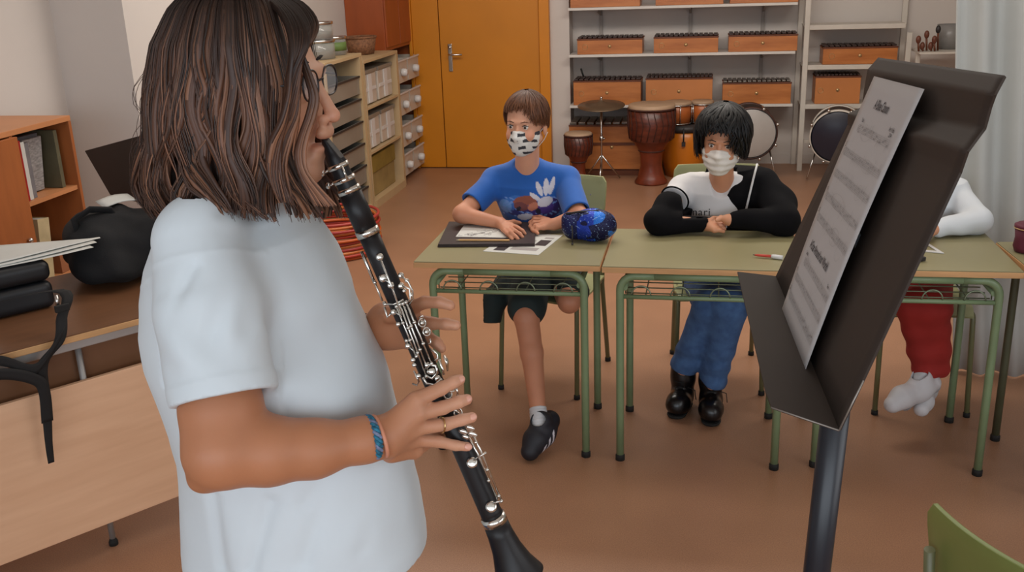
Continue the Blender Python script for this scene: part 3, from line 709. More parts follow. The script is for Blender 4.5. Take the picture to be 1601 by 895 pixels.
        gk=lambda I:(I[...,0]*dims[1]+I[...,1])*dims[2]+I[...,2]
        for b0 in range(0,len(g),600):
            gg=g[b0:b0+600]; I=gg[:,None,:]*N+off[None]; P=lo+I*h
            D=s.eval(P,prune=(c[b0:b0+600],R))
            Dc=D[:,ci]                                   # B,cells,8
            neg=(Dc<0); mix=neg.any(-1)&~neg.all(-1)
            bi,cc=np.nonzero(mix); v=Dc[bi,cc]
            acc=np.zeros((len(bi),3)); cnt=np.zeros(len(bi))
            for i,j in edges:
                a,e=v[:,i],v[:,j]; m=(a<0)!=(e<0); t=np.where(m,a/(a-e+1e-12*(a==e)),0)
                acc+=np.where(m[:,None],cor[i]+t[:,None]*(cor[j]-cor[i]),0); cnt+=m
            base=gg[bi]*N+cell[cc]
            keys.append(gk(base+1)); verts.append(lo+(base+acc/cnt[:,None])*h)
            D3=D.reshape(-1,n1,n1,n1)
            for ax in range(3):
                sl0=[slice(None)]+[slice(0,N)]*3; sl1=list(sl0); sl1[ax+1]=slice(1,N+1)
                a=D3[tuple(sl0)];e=D3[tuple(sl1)]; m=(a<0)!=(e<0)
                q=np.argwhere(m); 
                if not len(q): continue
                I0=gg[q[:,0]]*N+q[:,1:]; inside=a[m]<0
                u=np.zeros(3,int);w_=np.zeros(3,int);u[(ax+1)%3]=1;w_[(ax+2)%3]=1
                Q=np.stack([gk(I0-u-w_+1),gk(I0-w_+1),gk(I0+1),gk(I0-u+1)],1)
                Q[~inside]=Q[~inside][:,::-1]; qk.append(Q)
        keys=np.concatenate(keys); verts=np.concatenate(verts); Q=np.concatenate(qk)
        uk,ix=np.unique(keys,return_index=True); verts=verts[ix]
        pos=np.searchsorted(uk,Q); pos=np.clip(pos,0,len(uk)-1); ok=(uk[pos]==Q).all(1)
        return verts,pos[ok]
def mesh_obj(name,v,f,m,parent=None,colors=None,smooth_it=0):
    if smooth_it:
        e=np.concatenate([f[:,[0,1]],f[:,[1,2]],f[:,[2,3]],f[:,[3,0]]])
        for _ in range(smooth_it):
            acc=np.zeros_like(v);cnt=np.zeros(len(v))
            for a,b in ((0,1),(1,0)):
                for d in range(3): acc[:,d]+=np.bincount(e[:,a],v[e[:,b],d],len(v))
                cnt+=np.bincount(e[:,a],minlength=len(v))
            v=v*.5+.5*acc/np.maximum(cnt,1)[:,None]
    if colors is not None and callable(colors): colors=colors(v)
    if parent is not None: 
        iv=np.array((parent.matrix_basis if parent.parent is None else parent.parent.matrix_basis@parent.matrix_basis).inverted()); v=v@iv[:3,:3].T+iv[:3,3]
    me=bpy.data.meshes.new(name); me.vertices.add(len(v)); me.vertices.foreach_set('co',v.astype(np.float32).ravel())
    me.loops.add(len(f)*4); me.loops.foreach_set('vertex_index',f.astype(np.int32).ravel())
    me.polygons.add(len(f)); me.polygons.foreach_set('loop_start',np.arange(0,len(f)*4,4,dtype=np.int32)); me.polygons.foreach_set('loop_total',np.full(len(f),4,np.int32))
    me.update(calc_edges=True); me.validate(); me.polygons.foreach_set('use_smooth',[True]*len(me.polygons))
    me.materials.append(m)
    if colors is not None:
        col=np.ones((len(v),4),np.float32); col[:,:3]=colors
        ca=me.color_attributes.new('tint','FLOAT_COLOR','POINT'); ca.data.foreach_set('color',col.ravel())
    o=bpy.data.objects.new(name,me); COL.objects.link(o); o.parent=parent
    return o
def sdf_obj(name,S,lo,hi,h,m,parent=None,colors=None,smooth_it=1):
    v,f=S.mesh(lo,hi,h); return mesh_obj(name,v,f,m,parent,colors,smooth_it)
def rotm(ax,a): return np.array(Matrix.Rotation(a,3,ax))
def hair_mesh(name,paths,m,parent,tint=None,n=6):
    """paths: list of (points Nx3, width array, flatness, tint rgb, normal list) -> one hair mesh of many locks"""
    mb=MB(); cols=[]
    for pts,rs,fl,tc,up in paths:
        k0=len(mb.v); mb.tube(pts,rs,n,caps=False,flat=fl,up=up); nn=len(mb.v)-k0
        npt=len(pts)
        for i in range(npt):
            c=tc[i] if hasattr(tc[0],'__len__') else tc
            cols+= [(*c,1)]*n
    return mb.build(name,m,parent,colors=cols)
# ================================================================ GIRL WITH THE CLARINET
m_skin=mat('skin_tan',(196,132,96),rough=.5,var=.03,scale=14,attr='tint',sss=.15,bump=.03,bscale=300)
m_skin2=mat('skin_light',(206,146,112),rough=.5,var=.03,scale=14,attr='tint',sss=.15)
def sn(P,s,seed=0):   # cheap smooth pseudo noise
    x,y,z=P[...,0]*s+seed*1.7,P[...,1]*s+seed*2.3,P[...,2]*s+seed*.9
    return (np.sin(x+1.3*np.sin(y*.8+z*.5))+np.sin(y*1.1+1.1*np.sin(z*.9-x*.4))+np.sin(z*1.2+1.2*np.sin(x*.7+y*.6)))/3
GY=1.22
A_=lambda px,py,Y=GY: at(px,py,Y)
girl=T('person','girl with shoulder length brown hair in a white t shirt, playing a clarinet','person',(-.6,GY,0))
S=SDF()
hc=np.array([-.598,GY,1.688])
S.ell(hc,(.098,.074,.096),k=.01)
S.ell((-.556,GY,1.628),(.056,.060,.080),k=.03)
ch=A_(484,266); S.ell(ch,(.018,.022,.017),k=.03)
S.ell((-.525,GY,1.665),(.028,.05,.03),k=.02)
for sy in (-1,1):
    S.ell((-.535,GY+sy*.034,1.625),(.028,.024,.026),k=.02)     # cheek
    S.cone((-.60,GY+sy*.05,1.60),ch+[ -.012,sy*.012,.002],.018,.014,k=.025)  # jaw
    S.ell((-.61,GY+sy*.077,1.645),(.016,.007,.030),k=.004)    # ear
br=A_(502,112); S.cone(br+[-.010,-.026,0],br+[-.010,.026,0],.006,.006,k=.014)   # brow
ns=A_(499,128); tip=A_(520.5,180.5)
S.cone(ns+[-.004,0,0],tip,.0055,.0088,k=.008)
S.ell(tip+[.0005,0,.0],(.0085,.0090,.0085),k=.004)
for sy in (-1,1):
    S.ell(tip+[-.010,sy*.0105,-.004],(.008,.006,.007),k=.004)
    S.ell(tip+[-.004,sy*.005,-.0105],(.0035,.0028,.004),k=.002,mode='s')
ul=A_(508.5,205); S.ell(ul,(.010,.020,.0085),k=.008)
S.ell(A_(507,211),(.0105,.017,.005),k=.003)
S.ell(A_(499,231),(.0115,.017,.006),k=.004); S.ell(A_(495,243),(.010,.02,.008),k=.01)
for sy in (-1,1):
    S.ell((-.506,GY+sy*.031,1.667),(.012,.016,.011),k=.006,mode='s')
    S.ell((-.518,GY+sy*.031,1.667),(.0145,.0145,.0125),k=.004)
# neck and torso core
S.cone((-.61,GY,1.60),(-.625,GY,1.47),.050,.055,k=.03)
tor=[(1.49,-.625,GY,.07,.09),(1.45,-.62,GY,.085,.14),(1.38,-.615,GY,.10,.15),(1.2,-.61,GY,.11,.135),(1.08,-.605,GY,.115,.13),(.95,-.60,GY,.12,.15)]
S.rings(tor,k=.03)
# right arm (near)
sh=A_(318,402,1.10); e1=A_(346,640,1.03); el=A_(346,706,1.0)
S.chain([sh,e1,el],[.036,.0475,.0435],k=.02)
f1=A_(420,705,1.03);f2=A_(490,702,1.06);f3=A_(572,688,1.10);wr=A_(600,684,1.117)
S.chain([el,f1,f2,f3],[.0435,.0410,.0350,.0265],k=.018)
cd=np.array(_f)
S.cone(f3,wr,.0265,.0245,k=.02)
S.ell(A_(317,750,.995),(.017,.017,.015),k=.022)
mc={'i':A_(650,626,1.150),'m':A_(653,647,1.146),'r':A_(652,669,1.150),'p':A_(646,688,1.158)}
for q,w0 in (('i',A_(608,668,1.122)),('m',A_(608,678,1.118)),('r',A_(608,688,1.118)),('p',A_(606,697,1.122))):
    S.cone(w0,mc[q],.0165,.0118,k=.012)
fr={'i':[mc['i'],A_(690,608,1.178),A_(709,598,1.190),A_(719,594,1.198)],
    'm':[mc['m'],A_(692,638,1.172),A_(717,629,1.187),A_(730,625,1.197)],
    'r':[mc['r'],A_(697,664,1.176),A_(722,657,1.190),A_(738,653,1.200)],
    'p':[mc['p'],A_(686,691,1.182),A_(712,697,1.192),A_(731,699,1.200)]}
for q,rr in (('i',(.0112,.0092,.0082,.0076)),('m',(.0112,.0094,.0084,.0078)),('r',(.0108,.0090,.0080,.0075)),('p',(.0100,.0082,.0072,.0066))):
    S.chain(fr[q],rr,k=.0035)
th=[A_(612,706,1.135),A_(646,702,1.175),A_(676,684,1.215),A_(697,668,1.243)]
S.chain(th,(.016,.0135,.0110,.0095),k=.006)
# left arm (far), hand behind the clarinet
shL=A_(372,378,1.36); elL=A_(455,640,1.46); wL=A_(584,517,1.315)
S.chain([shL,elL],[.048,.042],k=.02); S.chain([elL,(elL+wL)/2,wL],[.042,.034,.024],k=.02)
mL={'i':A_(641,482,1.268),'m':A_(645,501,1.268),'r':A_(643,519,1.272),'p':A_(637,534,1.280)}
for q in 'imrp': S.cone(wL+[.006,-.004,0],mL[q],.0215,.0115,k=.014)
S.ell(A_(604,508,1.292),(.03,.022,.034),k=.015)
fL={'i':[mL['i'],A_(664,473,1.262),A_(688,473,1.258),A_(704,478,1.256)],
    'm':[mL['m'],A_(676,506,1.262),A_(698,507,1.257),A_(713,509,1.255)],
    'r':[mL['r'],A_(668,527,1.262),A_(682,536,1.252),A_(690,545,1.250)],
    'p':[mL['p'],A_(660,545,1.268),A_(672,555,1.258),A_(678,563,1.255)]}
for q in 'imrp': S.chain(fL[q],(.0108,.0088,.0080,.0072) if q!='p' else (.0095,.0078,.0070,.0064),k=.004)
S.chain([A_(594,497,1.29),A_(612,492,1.262),A_(630,494,1.246)],(.014,.0115,.0095),k=.006)
def girl_col(v):
    c=np.ones((len(v),3))
    def blob(p,r,col,pw=1.5):
        d=np.sqrt((((v-p)/r)**2).sum(1)); w=np.clip(1-d,0,1)[:,None]**pw
        c[:]=c*(1-w)+np.array(col)*w
    blob(A_(507,211),(.012,.02,.009),(.95,.66,.72),.7); blob(A_(499,231),(.013,.02,.010),(.95,.68,.74),.7)
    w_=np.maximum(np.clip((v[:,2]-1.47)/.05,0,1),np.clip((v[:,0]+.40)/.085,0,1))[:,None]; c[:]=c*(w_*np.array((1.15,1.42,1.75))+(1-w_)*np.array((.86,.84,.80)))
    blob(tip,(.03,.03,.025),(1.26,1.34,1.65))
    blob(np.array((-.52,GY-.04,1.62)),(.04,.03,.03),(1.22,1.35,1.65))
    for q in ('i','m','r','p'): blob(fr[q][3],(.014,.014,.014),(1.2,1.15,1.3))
    return c
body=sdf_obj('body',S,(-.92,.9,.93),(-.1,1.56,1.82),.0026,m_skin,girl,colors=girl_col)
# eyes, lashes, brows
m_eye=mat('eye_white',(225,220,214),rough=.2,var=.01); m_iris=mat('iris_brown',(58,36,24),rough=.15); m_lash=mat('lash_dark',(28,18,14),rough=.8)
for sy in (-1,1):
    e=MB().sphere((-.5155,GY+sy*.031,1.667),.0122,16,12).build('eye',m_eye,girl)
    MB().sphere((-.5068,GY+sy*.031,1.667),(.0042,.006,.006),12,8).build('iris',m_iris,e)
    MB().tube([(-.510,GY+sy*.018,1.672),(-.5015,GY+sy*.031,1.6775),(-.507,GY+sy*.047,1.671)],[.001,.0022,.0012],6).build('eyelash',m_lash,girl)
    MB().tube([(-.497,GY+sy*.014,1.690),(-.496,GY+sy*.030,1.694),(-.506,GY+sy*.048,1.688)],[.0022,.003,.0012],6,flat=.5).build('eyebrow',m_lash,girl)
# fingernails
m_nail=mat('nail',(222,164,142),rough=.25,var=.01)
for q in 'imrp':
    a,b=fr[q][2],fr[q][3]; d=(b-a)/np.linalg.norm(b-a); cdir=(CC-b)/np.linalg.norm(CC-b); n=cdir-d*(cdir@d); n/=np.linalg.norm(n); s_=np.cross(n,d)
    Rn=Matrix((tuple(d),tuple(s_),tuple(n))).transposed()
    MB().sphere(Vector(b)+Vector(n)*.0060-Vector(d)*.001,(.0062,.0048,.0022),12,8,R=Rn).build('fingernail',m_nail,girl)
# ---- t shirt
m_shirt=mat('tshirt_white',(210,218,223),rough=.85,var=.012,scale=6,sheen=.1,bump=.9,bscale=9)
S=SDF()
tab=[(338,266,455,.105),(360,250,488,.135),(400,237,515,.150),(450,227,543,.156),(500,224,565,.158),(550,232,586,.158),(600,250,606,.158),(650,270,618,.158),(700,284,636,.16),(770,289,652,.165),(830,290,661,.17),(880,296,662,.172),(960,300,660,.175)]
rows=[]
for y,l,r_,ry in tab:
    l+=15; r_-=3
    a=A_(l,y);b=A_(r_,y); rows.append(((a[2]+b[2])/2,(a[0]+b[0])/2,GY+.0,(b[0]-a[0])/2,ry))
S.rings(rows,k=.02)
S.cone(A_(318,352,1.12),A_(372,345,1.34),.036,.036,k=.04)
S.ell((-.62,GY,1.475),(.075,.085,.035),k=.03)
hemc=A_(351,621,1.02); s0=A_(309,384,1.10); s1=A_(328,490,1.06)
sd=(hemc-s1)/np.linalg.norm(hemc-s1)
def sleeve(P,s0=s0,s1=s1,s2=hemc+sd*.05,rs=(.054,.068,.0625)):
    d=None
    for a,b,ra,rb in ((s0,s1,rs[0],rs[1]),(s1,s2,rs[1],rs[2])):
        ab=b-a;t=np.clip(((P-a)@ab)/(ab@ab),0,1); q=np.sqrt((((P-a)-t[...,None]*ab)**2).sum(-1))-(ra+(rb-ra)*t)
        d=q if d is None else np.minimum(d,q)
    return np.maximum(d,(P-hemc)@sd)
S.fn(sleeve,k=.028)
# far sleeve
sdL=(elL-shL)/np.linalg.norm(elL-shL); hl=shL+sdL*.2
def sleeveL(P):
    a,b=shL,shL+sdL*.25; ab=b-a;t=np.clip(((P-a)@ab)/(ab@ab),0,1)
    return np.maximum(np.sqrt((((P-a)-t[...,None]*ab)**2).sum(-1))-(.056+.01*t),(P-hl)@sdL)
S.fn(sleeveL,k=.03)
zh=float(A_(658,866)[2])
def fold(P):
    x,y,z=P[...,0],P[...,1],P[...,2]
    ns_=sn(P,16,1)
    low=np.clip((1.38-z)/.3,0,1)
    f=low*.0085*np.sin(38*(x+.6)+9*(z-1.2)+2.2*sn(P,7,3))*np.clip(.4+.6*sn(P,9,5),0,1)
    # drag folds from the shoulder to the chest
    u=(x+.60)*.70+(z-1.42)*.71
    f+= .0050*np.sin(80*u+3*ns_)*np.exp(-((z-1.36)/.07)**2)*np.clip((x+.66)/.06,0,1)
    f+= .0034*ns_+.0016*sn(P,46,2)
    # stitched seam of the sleeve and the doubled hem
    dsl=(P-hemc)@sd
    f+= np.where((y<1.12),-.0011*np.exp(-((dsl+.021)/.0012)**2*.5)*-1,0)
    f+= np.where(y<1.13,-.0014*np.exp(-(((P-(s0+(s1-s0)*.25))@sd)/.003)**2),0)
    return f
CR=[((424,455),(421,604),1.075,.0045,.010),((470,352),(552,500),1.10,.010,.006),((452,345),(500,420),1.09,.008,.006),((436,372),(470,480),1.08,.010,.005),
((588,610),(520,760),1.07,.012,.007),((560,640),(470,800),1.06,.012,.006),((610,720),(560,880),1.08,.013,.008),((420,790),(395,890),1.06,.013,.006),((500,770),(470,890),1.055,.014,.006),((330,780),(345,890),1.06,.014,.006),
((285,395),(390,404),1.03,.0022,.0035),((300,420),(282,520),1.03,.010,.005),((372,420),(385,520),1.02,.012,.0035),((340,470),(320,600),1.00,.014,.004),((250,420),(262,600),1.08,.006,.006),((300,345),(280,400),1.09,.008,.004),((350,330),(440,372),1.10,.007,.004),((480,420),(500,600),1.07,.016,.005),((540,540),(500,640),1.07,.012,.004)]
CR=[(A_(a[0],a[1],Y_),A_(b[0],b[1],Y_),w_,d_) for a,b,Y_,w_,d_ in CR]
def crease(P):
    f=0
    for a,b,w_,d_ in CR:
        ab=b-a; t=((P-a)@ab)/(ab@ab); tc=np.clip(t,0,1); dd=((P-a)-tc[...,None]*ab); q=np.sqrt((dd*dd*np.array([1,.12,1])).sum(-1))
        f=f+1.2*d_*np.exp(-(q/(w_*.85))**2)*np.where(P[...,1]<1.22,1,0)
    return f
def fade(P):
    q=P-hemc; t=q@sd; r_=np.sqrt(((q-t[...,None]*sd)**2).sum(-1)); return np.where((r_<.085)&(P[...,1]<1.12),np.clip((-t-.012)/.06,0.04,1),1)
S.disp(lambda P:(fold(P)+crease(P))*fade(P))
S.disp(lambda P:-.0016*np.clip((((P-hemc)@sd)+.022)/.0015,0,1)*np.where(np.sqrt((((P-hemc)-((P-hemc)@sd)[...,None]*sd)**2).sum(-1))<.08,1,0)*np.where(P[...,1]<1.085,1,0))
def trim_(P):
    q=P-hemc; t=q@sd; r_=np.sqrt(((q-t[...,None]*sd)**2).sum(-1)); return np.maximum(-t,np.maximum(r_-.082,t-.06))

S.plane((0,0,zh),(0,0,-1),k=.003)
# hollow ends so that the arm and body come out of cloth, not of a solid
ab_=el-s0
S.cone(hemc-sd*.022,hemc+sd*.06,.0535,.0550,k=.002,mode='s')
S.cone(shL+sdL*.13,hl+sdL*.05,.056,.058,k=.002,mode='s')
rin=[(z,cx,cy,rx-.013,ry-.013) for z,cx,cy,rx,ry in rows if z<1.10]+[]
zt_=zh+.05
def cav(P):
    R=np.array(sorted(rin)); zi=np.clip(P[...,2],R[0,0],R[-1,0])
    cx,cy,rx,ry=[np.interp(zi,R[:,0],R[:,j]) for j in (1,2,3,4)]
    k0=np.sqrt(((P[...,0]-cx)/rx)**2+((P[...,1]-cy)/ry)**2)
    return np.maximum((k0-1)*np.minimum(rx,ry),P[...,2]-zt_)
S.fn(cav,k=.002,mode='s')
shirt=sdf_obj('t_shirt',S,(-.92,.88,.9),(-.3,1.58,1.54),.0032,m_shirt,girl,smooth_it=1)
# jeans and shoes below the frame
m_jean=mat('jeans_blue',(66,88,124),rough=.85,var=.12,scale=40,bump=.1,bscale=300); m_shoe=mat('shoe_white',(210,208,204),rough=.5)
S=SDF(); cxg=-.585
S.rings([(1.03,cxg,GY,.125,.15),(.95,cxg,GY,.135,.155),(.85,cxg,GY,.13,.155)],k=.03)
for sy in (-1,1): S.chain([(cxg,GY+sy*.078,.86),(cxg+.01,GY+sy*.085,.48),(cxg-.01,GY+sy*.095,.10)],[.085,.062,.055],k=.03)
sdf_obj('jeans',S,(-.85,.9,.02),(-.3,1.5,1.08),.007,m_jean,girl)
for sy in (-1,1):
    S=SDF(); S.cone((cxg-.05,GY+sy*.095,.05),(cxg+.13,GY+sy*.10,.035),.045,.035,k=.02).cone((cxg-.02,GY+sy*.095,.05),(cxg-.02,GY+sy*.095,.10),.04,.04,k=.02).plane((0,0,0),(0,0,-1),k=.004)
    sdf_obj('shoe',S,(-.8,.95,-.02),(-.3,1.5,.16),.006,m_shoe,girl)
# ---- glasses
m_gl=mat('lens_glass',(225,230,235),rough=.03,var=.0,alpha=.16,spec=1.0); m_gf=mat('glasses_frame_dark',(40,30,30),rough=.3)
gt=T('glasses','glasses with thin dark rims on the nose of the girl','glasses',tuple(A_(514,133,1.2)))
gx=-.486
for sy in (-1,1):
    c=Vector((gx-.002,GY+sy*.033,1.663))
    pts=[(c.x-.006*abs(math.sin(a/2+.0))*0,c.y+.025*math.copysign(abs(math.cos(a))**.8,math.cos(a)),c.z+.019*math.copysign(abs(math.sin(a))**.8,math.sin(a))) for a in [2*PI*i/28 for i in range(29)]]
    MB().tube(pts,.0013,6,caps=False).build('rim',m_gf,gt)
    MB().sphere(c,(.0010,.0235,.0175),20,12).build('lens',m_gl,gt)
    MB().tube([(gx-.002,GY+sy*.058,1.668),(gx-.02,GY+sy*.070,1.668),(gx-.10,GY+sy*.079,1.665),(gx-.14,GY+sy*.079,1.65)],.0014,6).build('temple',m_gf,gt)
MB().tube([(gx-.002,GY-.009,1.666),(gx+.002,GY,1.669),(gx-.002,GY+.009,1.666)],.0013,6).build('bridge',m_gf,gt)
# ---- hair
m_hair=mat('hair_brown',(255,255,255),rough=.46,var=.10,scale=30,attr='tint',spec=.35,aniso=.4)
HT=np.array([(1.800,-.596,-.584,.004),(1.796,-.615,-.562,.026),(1.783,-.640,-.540,.050),(1.76,-.664,-.520,.070),(1.72,-.690,-.505,.084),(1.67,-.705,-.497,.092),(1.62,-.714,-.498,.098),(1.58,-.727,-.498,.104),(1.545,-.735,-.494,.110),(1.52,-.728,-.482,.112),(1.495,-.710,-.470,.108),(1.47,-.69,-.462,.102)])[::-1]
def shell(phi,z,off=0):
    xb,xf,b=[np.interp(z,HT[:,0],HT[:,j]) for j in (1,2,3)]
    c,s_=math.cos(phi),math.sin(phi); e=.78
    cc=math.copysign(abs(c)**e,c); ss=math.copysign(abs(s_)**e,s_)
    return np.array([(xb+xf)/2+((xf-xb)/2+off)*cc, GY+(b+off)*ss, z])
S=SDF(); S.rings([(z,(a+b_)/2,GY,max((b_-a)/2-.010,.003),max(w_-.010,.003)) for z,a,b_,w_ in HT if z>1.515],k=.01)
S.box((-.46,GY+.0,1.58),(.075,.075,.135),rad=.02,k=.015,mode='s')
S.ell((-.60,GY,1.50),(.085,.08,.06),k=.02,mode='s')
S.disp(lambda P:.0035*np.sin(np.arctan2(P[...,1]-GY,P[...,0]+.6)*34+1.5*np.sin(P[...,2]*40)))
sdf_obj('hair_base',S,(-.8,1.05,1.46),(-.42,1.38,1.82),.004,m_hair,girl,colors=lambda v:np.tile(np.array(lin((46,31,25))),(len(v),1)))
rg=np.random.default_rng(3); paths=[]
clumps=[]
for k in range(44):
    near=k<26
    ph=-(.50+(PI-.50)*(k+.5)/26) if near else .80+(PI-.80)*(k-26+.5)/18
    clumps.append((ph,rg.uniform(.030,.055),rg.uniform(0,6.3),rg.uniform(34,50),rg.integers(8)))
tones=[(82,52,37),(102,66,47),(66,42,31),(124,82,59),(54,35,26),(140,96,70),(90,58,42),(72,46,34)]
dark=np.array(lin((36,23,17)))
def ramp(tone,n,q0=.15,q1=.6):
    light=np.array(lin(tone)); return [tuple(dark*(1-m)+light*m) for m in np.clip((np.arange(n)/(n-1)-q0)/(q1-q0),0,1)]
def girl_lock(phi,off,r,zend,tone,cl_,jit,n=30,ztop=1.798,conv=.55):
    cph,amp,ps,fq,_t=cl_; pts=[]
    for i in range(n):
        q=i/(n-1); z=ztop-(ztop-zend)*(q**1.3)
        grow=np.clip((1.74-z)/.20,0,1)
        ph_=phi+(cph-phi)*conv*grow*(.6+.4*math.sin(ps+z*30))
        ph_+=amp*4.0*grow*math.sin(ps+jit+(1.79-z)*fq)*.62
        o=off+.0055*grow*math.sin(ps*1.7+jit+(1.79-z)*fq*.9)
        if abs(ph_)<.42: ph_=math.copysign(.42,ph_)
        pts.append(shell(ph_,z,o))
    rs=[r*(.55+.6*min(1,q*3))*(1-.75*max(0,(q-.74)/.26)**1.5) for q in [i/(n-1) for i in range(n)]]
    return (pts,rs,.42,ramp(tone,n),Vector((math.cos(phi),math.sin(phi),0)))
for k in range(620):
    c_=clumps[rg.integers(26)] if rg.random()<.72 else clumps[26+rg.integers(18)]
    phi=c_[0]+rg.uniform(-.09,.09)
    zend=1.804-.311*(GY+.112*math.sin(phi))/1.22+rg.uniform(-.010,.014)
    paths.append(girl_lock(phi,rg.uniform(-.005,.005),rg.uniform(.0035,.0078),zend,tones[(c_[4]+rg.integers(2))%8],c_,rg.uniform(-.25,.25)))
for k in range(620):
    c_=clumps[rg.integers(26)] if rg.random()<.8 else clumps[26+rg.integers(18)]
    phi=c_[0]+rg.uniform(-.11,.11); g_=rg.uniform(.6,1.05); t_=tuple(min(255,v*g_) for v in tones[rg.integers(8)])
    paths.append(girl_lock(phi,rg.uniform(.003,.0085),rg.uniform(.0006,.0014),1.804-.311*(GY+.112*math.sin(phi))/1.22+rg.uniform(-.014,.012),t_,c_,rg.uniform(-.5,.5),n=26,conv=.4))
# front of the bob: locks swept from the parting over the forehead and down the cheek
def spl(way,n,jit=0):
    way=[np.array(p,float) for p in way]; pts=[]
    for i in range(n):
        u=i/(n-1)*(len(way)-1); j=min(int(u),len(way)-2); f_=u-j
        p0=way[max(j-1,0)];p1=way[j];p2=way[j+1];p3=way[min(j+2,len(way)-1)]
        pts.append(.5*((2*p1)+(-p0+p2)*f_+(2*p0-5*p1+4*p2-p3)*f_**2+(-p0+3*p1-3*p2+p3)*f_**3))
    return pts
wA=[(425,-12,1.225),(470,6,1.205),(494,34,1.185),(493,58,1.165),(474,90,1.150),(468,130,1.142),(464,175,1.138),(452,215,1.132),(446,262,1.124),(462,315,1.118)]
wB=[(395,-14,1.21),(432,14,1.165),(452,48,1.135),(456,84,1.122),(450,118,1.118),(444,150,1.114),(436,190,1.110),(424,228,1.108),(424,275,1.104),(438,318,1.102)]
for k in range(150):
    s_=rg.uniform(0,1); fine=rg.random()<.45; ps=s_*9
    way=[]
    for i,(a_,b_) in enumerate(zip(wA,wB)):
        w_=s_; px=a_[0]*(1-w_)+b_[0]*w_+5*math.sin(ps+i*1.1)*min(1,i/5); py=a_[1]*(1-w_)+b_[1]*w_; Y=a_[2]*(1-w_)+b_[2]*w_-.002*rg.random()
        way.append(A_(px,py,Y))
    t_=tones[rg.integers(8)] if not fine else tuple(min(255,v*1.25) for v in tones[rg.integers(8)]); n=34
    r=rg.uniform(.0007,.0013) if fine else rg.uniform(.003,.0062)
    paths.append((spl(way,n),[r*(.6+.5*min(1,i/8))*(1-.8*max(0,(i-26)/7)) for i in range(n)],.45,ramp(t_,n,.2,.7),Vector((0,-1,0))))
    if k%2==0:
        wm=[np.array([p[0]-.012-.045*min(1,i_/3),2*GY-p[1]+.0,p[2]]) for i_,p in enumerate(way)]
        paths.append((spl(wm,n),[r*(.6+.5*min(1,i/8))*(1-.8*max(0,(i-26)/7)) for i in range(n)],.45,ramp(t_,n,.2,.7),Vector((0,1,0))))
# strands swinging forward along the cheek
for k in range(60):
    s_=rg.uniform(0,1)**1.3; j=rg.uniform(-2,2)
    way=[A_(462-6*s_,58,1.142),A_(477-8*s_,95,1.143),A_(488-9*s_,125,1.146),A_(496-11*s_,153,1.147),A_(491-12*s_,182,1.145),A_(481-12*s_+j,213,1.143),A_(476-14*s_+j,243,1.140),A_(484-16*s_,275,1.138),A_(524-36*s_+4*rg.random(),319+5*rg.random(),1.140)]
    n=30; r=rg.uniform(.0006,.0024) if k%3 else rg.uniform(.002,.0034); t_=[(118,78,57),(142,98,72),(96,63,48),(158,108,80)][rg.integers(4)]
    paths.append((spl(way,n),[r*(.7+.3*min(1,i/8))*(1-.8*max(0,(i-22)/7)) for i in range(n)],.5,ramp(t_,n,.1,.7),Vector((0,-1,0))))
# fly away hairs at the back
for k in range(36):
    phi=-rg.uniform(2.2,PI) if rg.random()<.6 else rg.uniform(2.4,PI); z0=rg.uniform(1.60,1.74); pts=[]
    for i in range(12):
        q=i/11; pts.append(shell(phi+.15*math.sin(q*4+k),z0-q*rg.uniform(.06,.07),.004+.016*math.sin(q*PI)*((k%5)/5+.2)))
    paths.append((pts,[.00035]*12,1,lin((70,48,38)),None))
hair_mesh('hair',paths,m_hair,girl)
# ---- things worn
m_gold=mat('ring_gold',(214,178,120),rough=.2,metal=1)
a,b=fr['r'][0],fr['r'][1]; p=a+(b-a)*.86
tag(MB().torus(tuple(p),.0106,.0011,tuple(b-a),24,8).build('finger_ring',m_gold),'thin gold ring on the lower hand that grips the clarinet','ring')
def band(c,ax,r,r0,m,m2=None,n=60,tw=9,fy=.86):
    mb=MB(); X,Y_,d=frame(ax); c=Vector(c)
    for s in range(3 if tw else 1):
        pts=[]
        for i in range(n+1):
            t_=2*PI*i/n; rr=r+ (r0*.7*math.cos(tw*t_+s*2*PI/3) if tw else 0)
            pts.append(c+X*math.cos(t_)*rr+Y_*math.sin(t_)*rr*fy+d*((r0*.9*math.sin(tw*t_+s*2*PI/3)) if tw else 0))
        mb.cur=s%2 if m2 else 0
        mb.tube(pts,r0*(.62 if tw else 1),7,caps=False)
    return mb.build('x',[m,m2] if m2 else m)
w1=A_(581,684,1.103); axr=(wr-f2)
o=band(w1,tuple(axr+np.array([.0,0,.006])),.0295,.0038,mat('thread_teal',(40,112,140),rough=.8,var=.3,scale=200),mat('thread_grey',(120,130,160),rough=.8,var=.3,scale=200)); o.name='bracelet'; tag(o,'braided teal and grey thread bracelet, nearer to the elbow on the right wrist','bracelet')
o=band(A_(594,682,1.110),tuple(axr+np.array([.012,0,.022])),.0300,.0030,mat('silicone_peach',(226,150,118),rough=.5),tw=0); o.name='bracelet'; tag(o,'smooth peach coloured wristband beside the teal thread bracelet','bracelet')
axl=tuple(wL-elL)
o=band(A_(576,515,1.325),axl,.0275,.0022,m_rub,tw=0); o.name='hair_tie'; tag(o,'thin black hair tie on the far wrist of the girl','hair tie')
o=band(A_(583,520,1.318),axl,.0265,.0032,mat('thread_cream',(206,190,160),rough=.7),mat('thread_teal',(0,0,0)),tw=7); o.name='bracelet'; tag(o,'cream and teal bracelet on the far wrist behind the shirt front','bracelet')
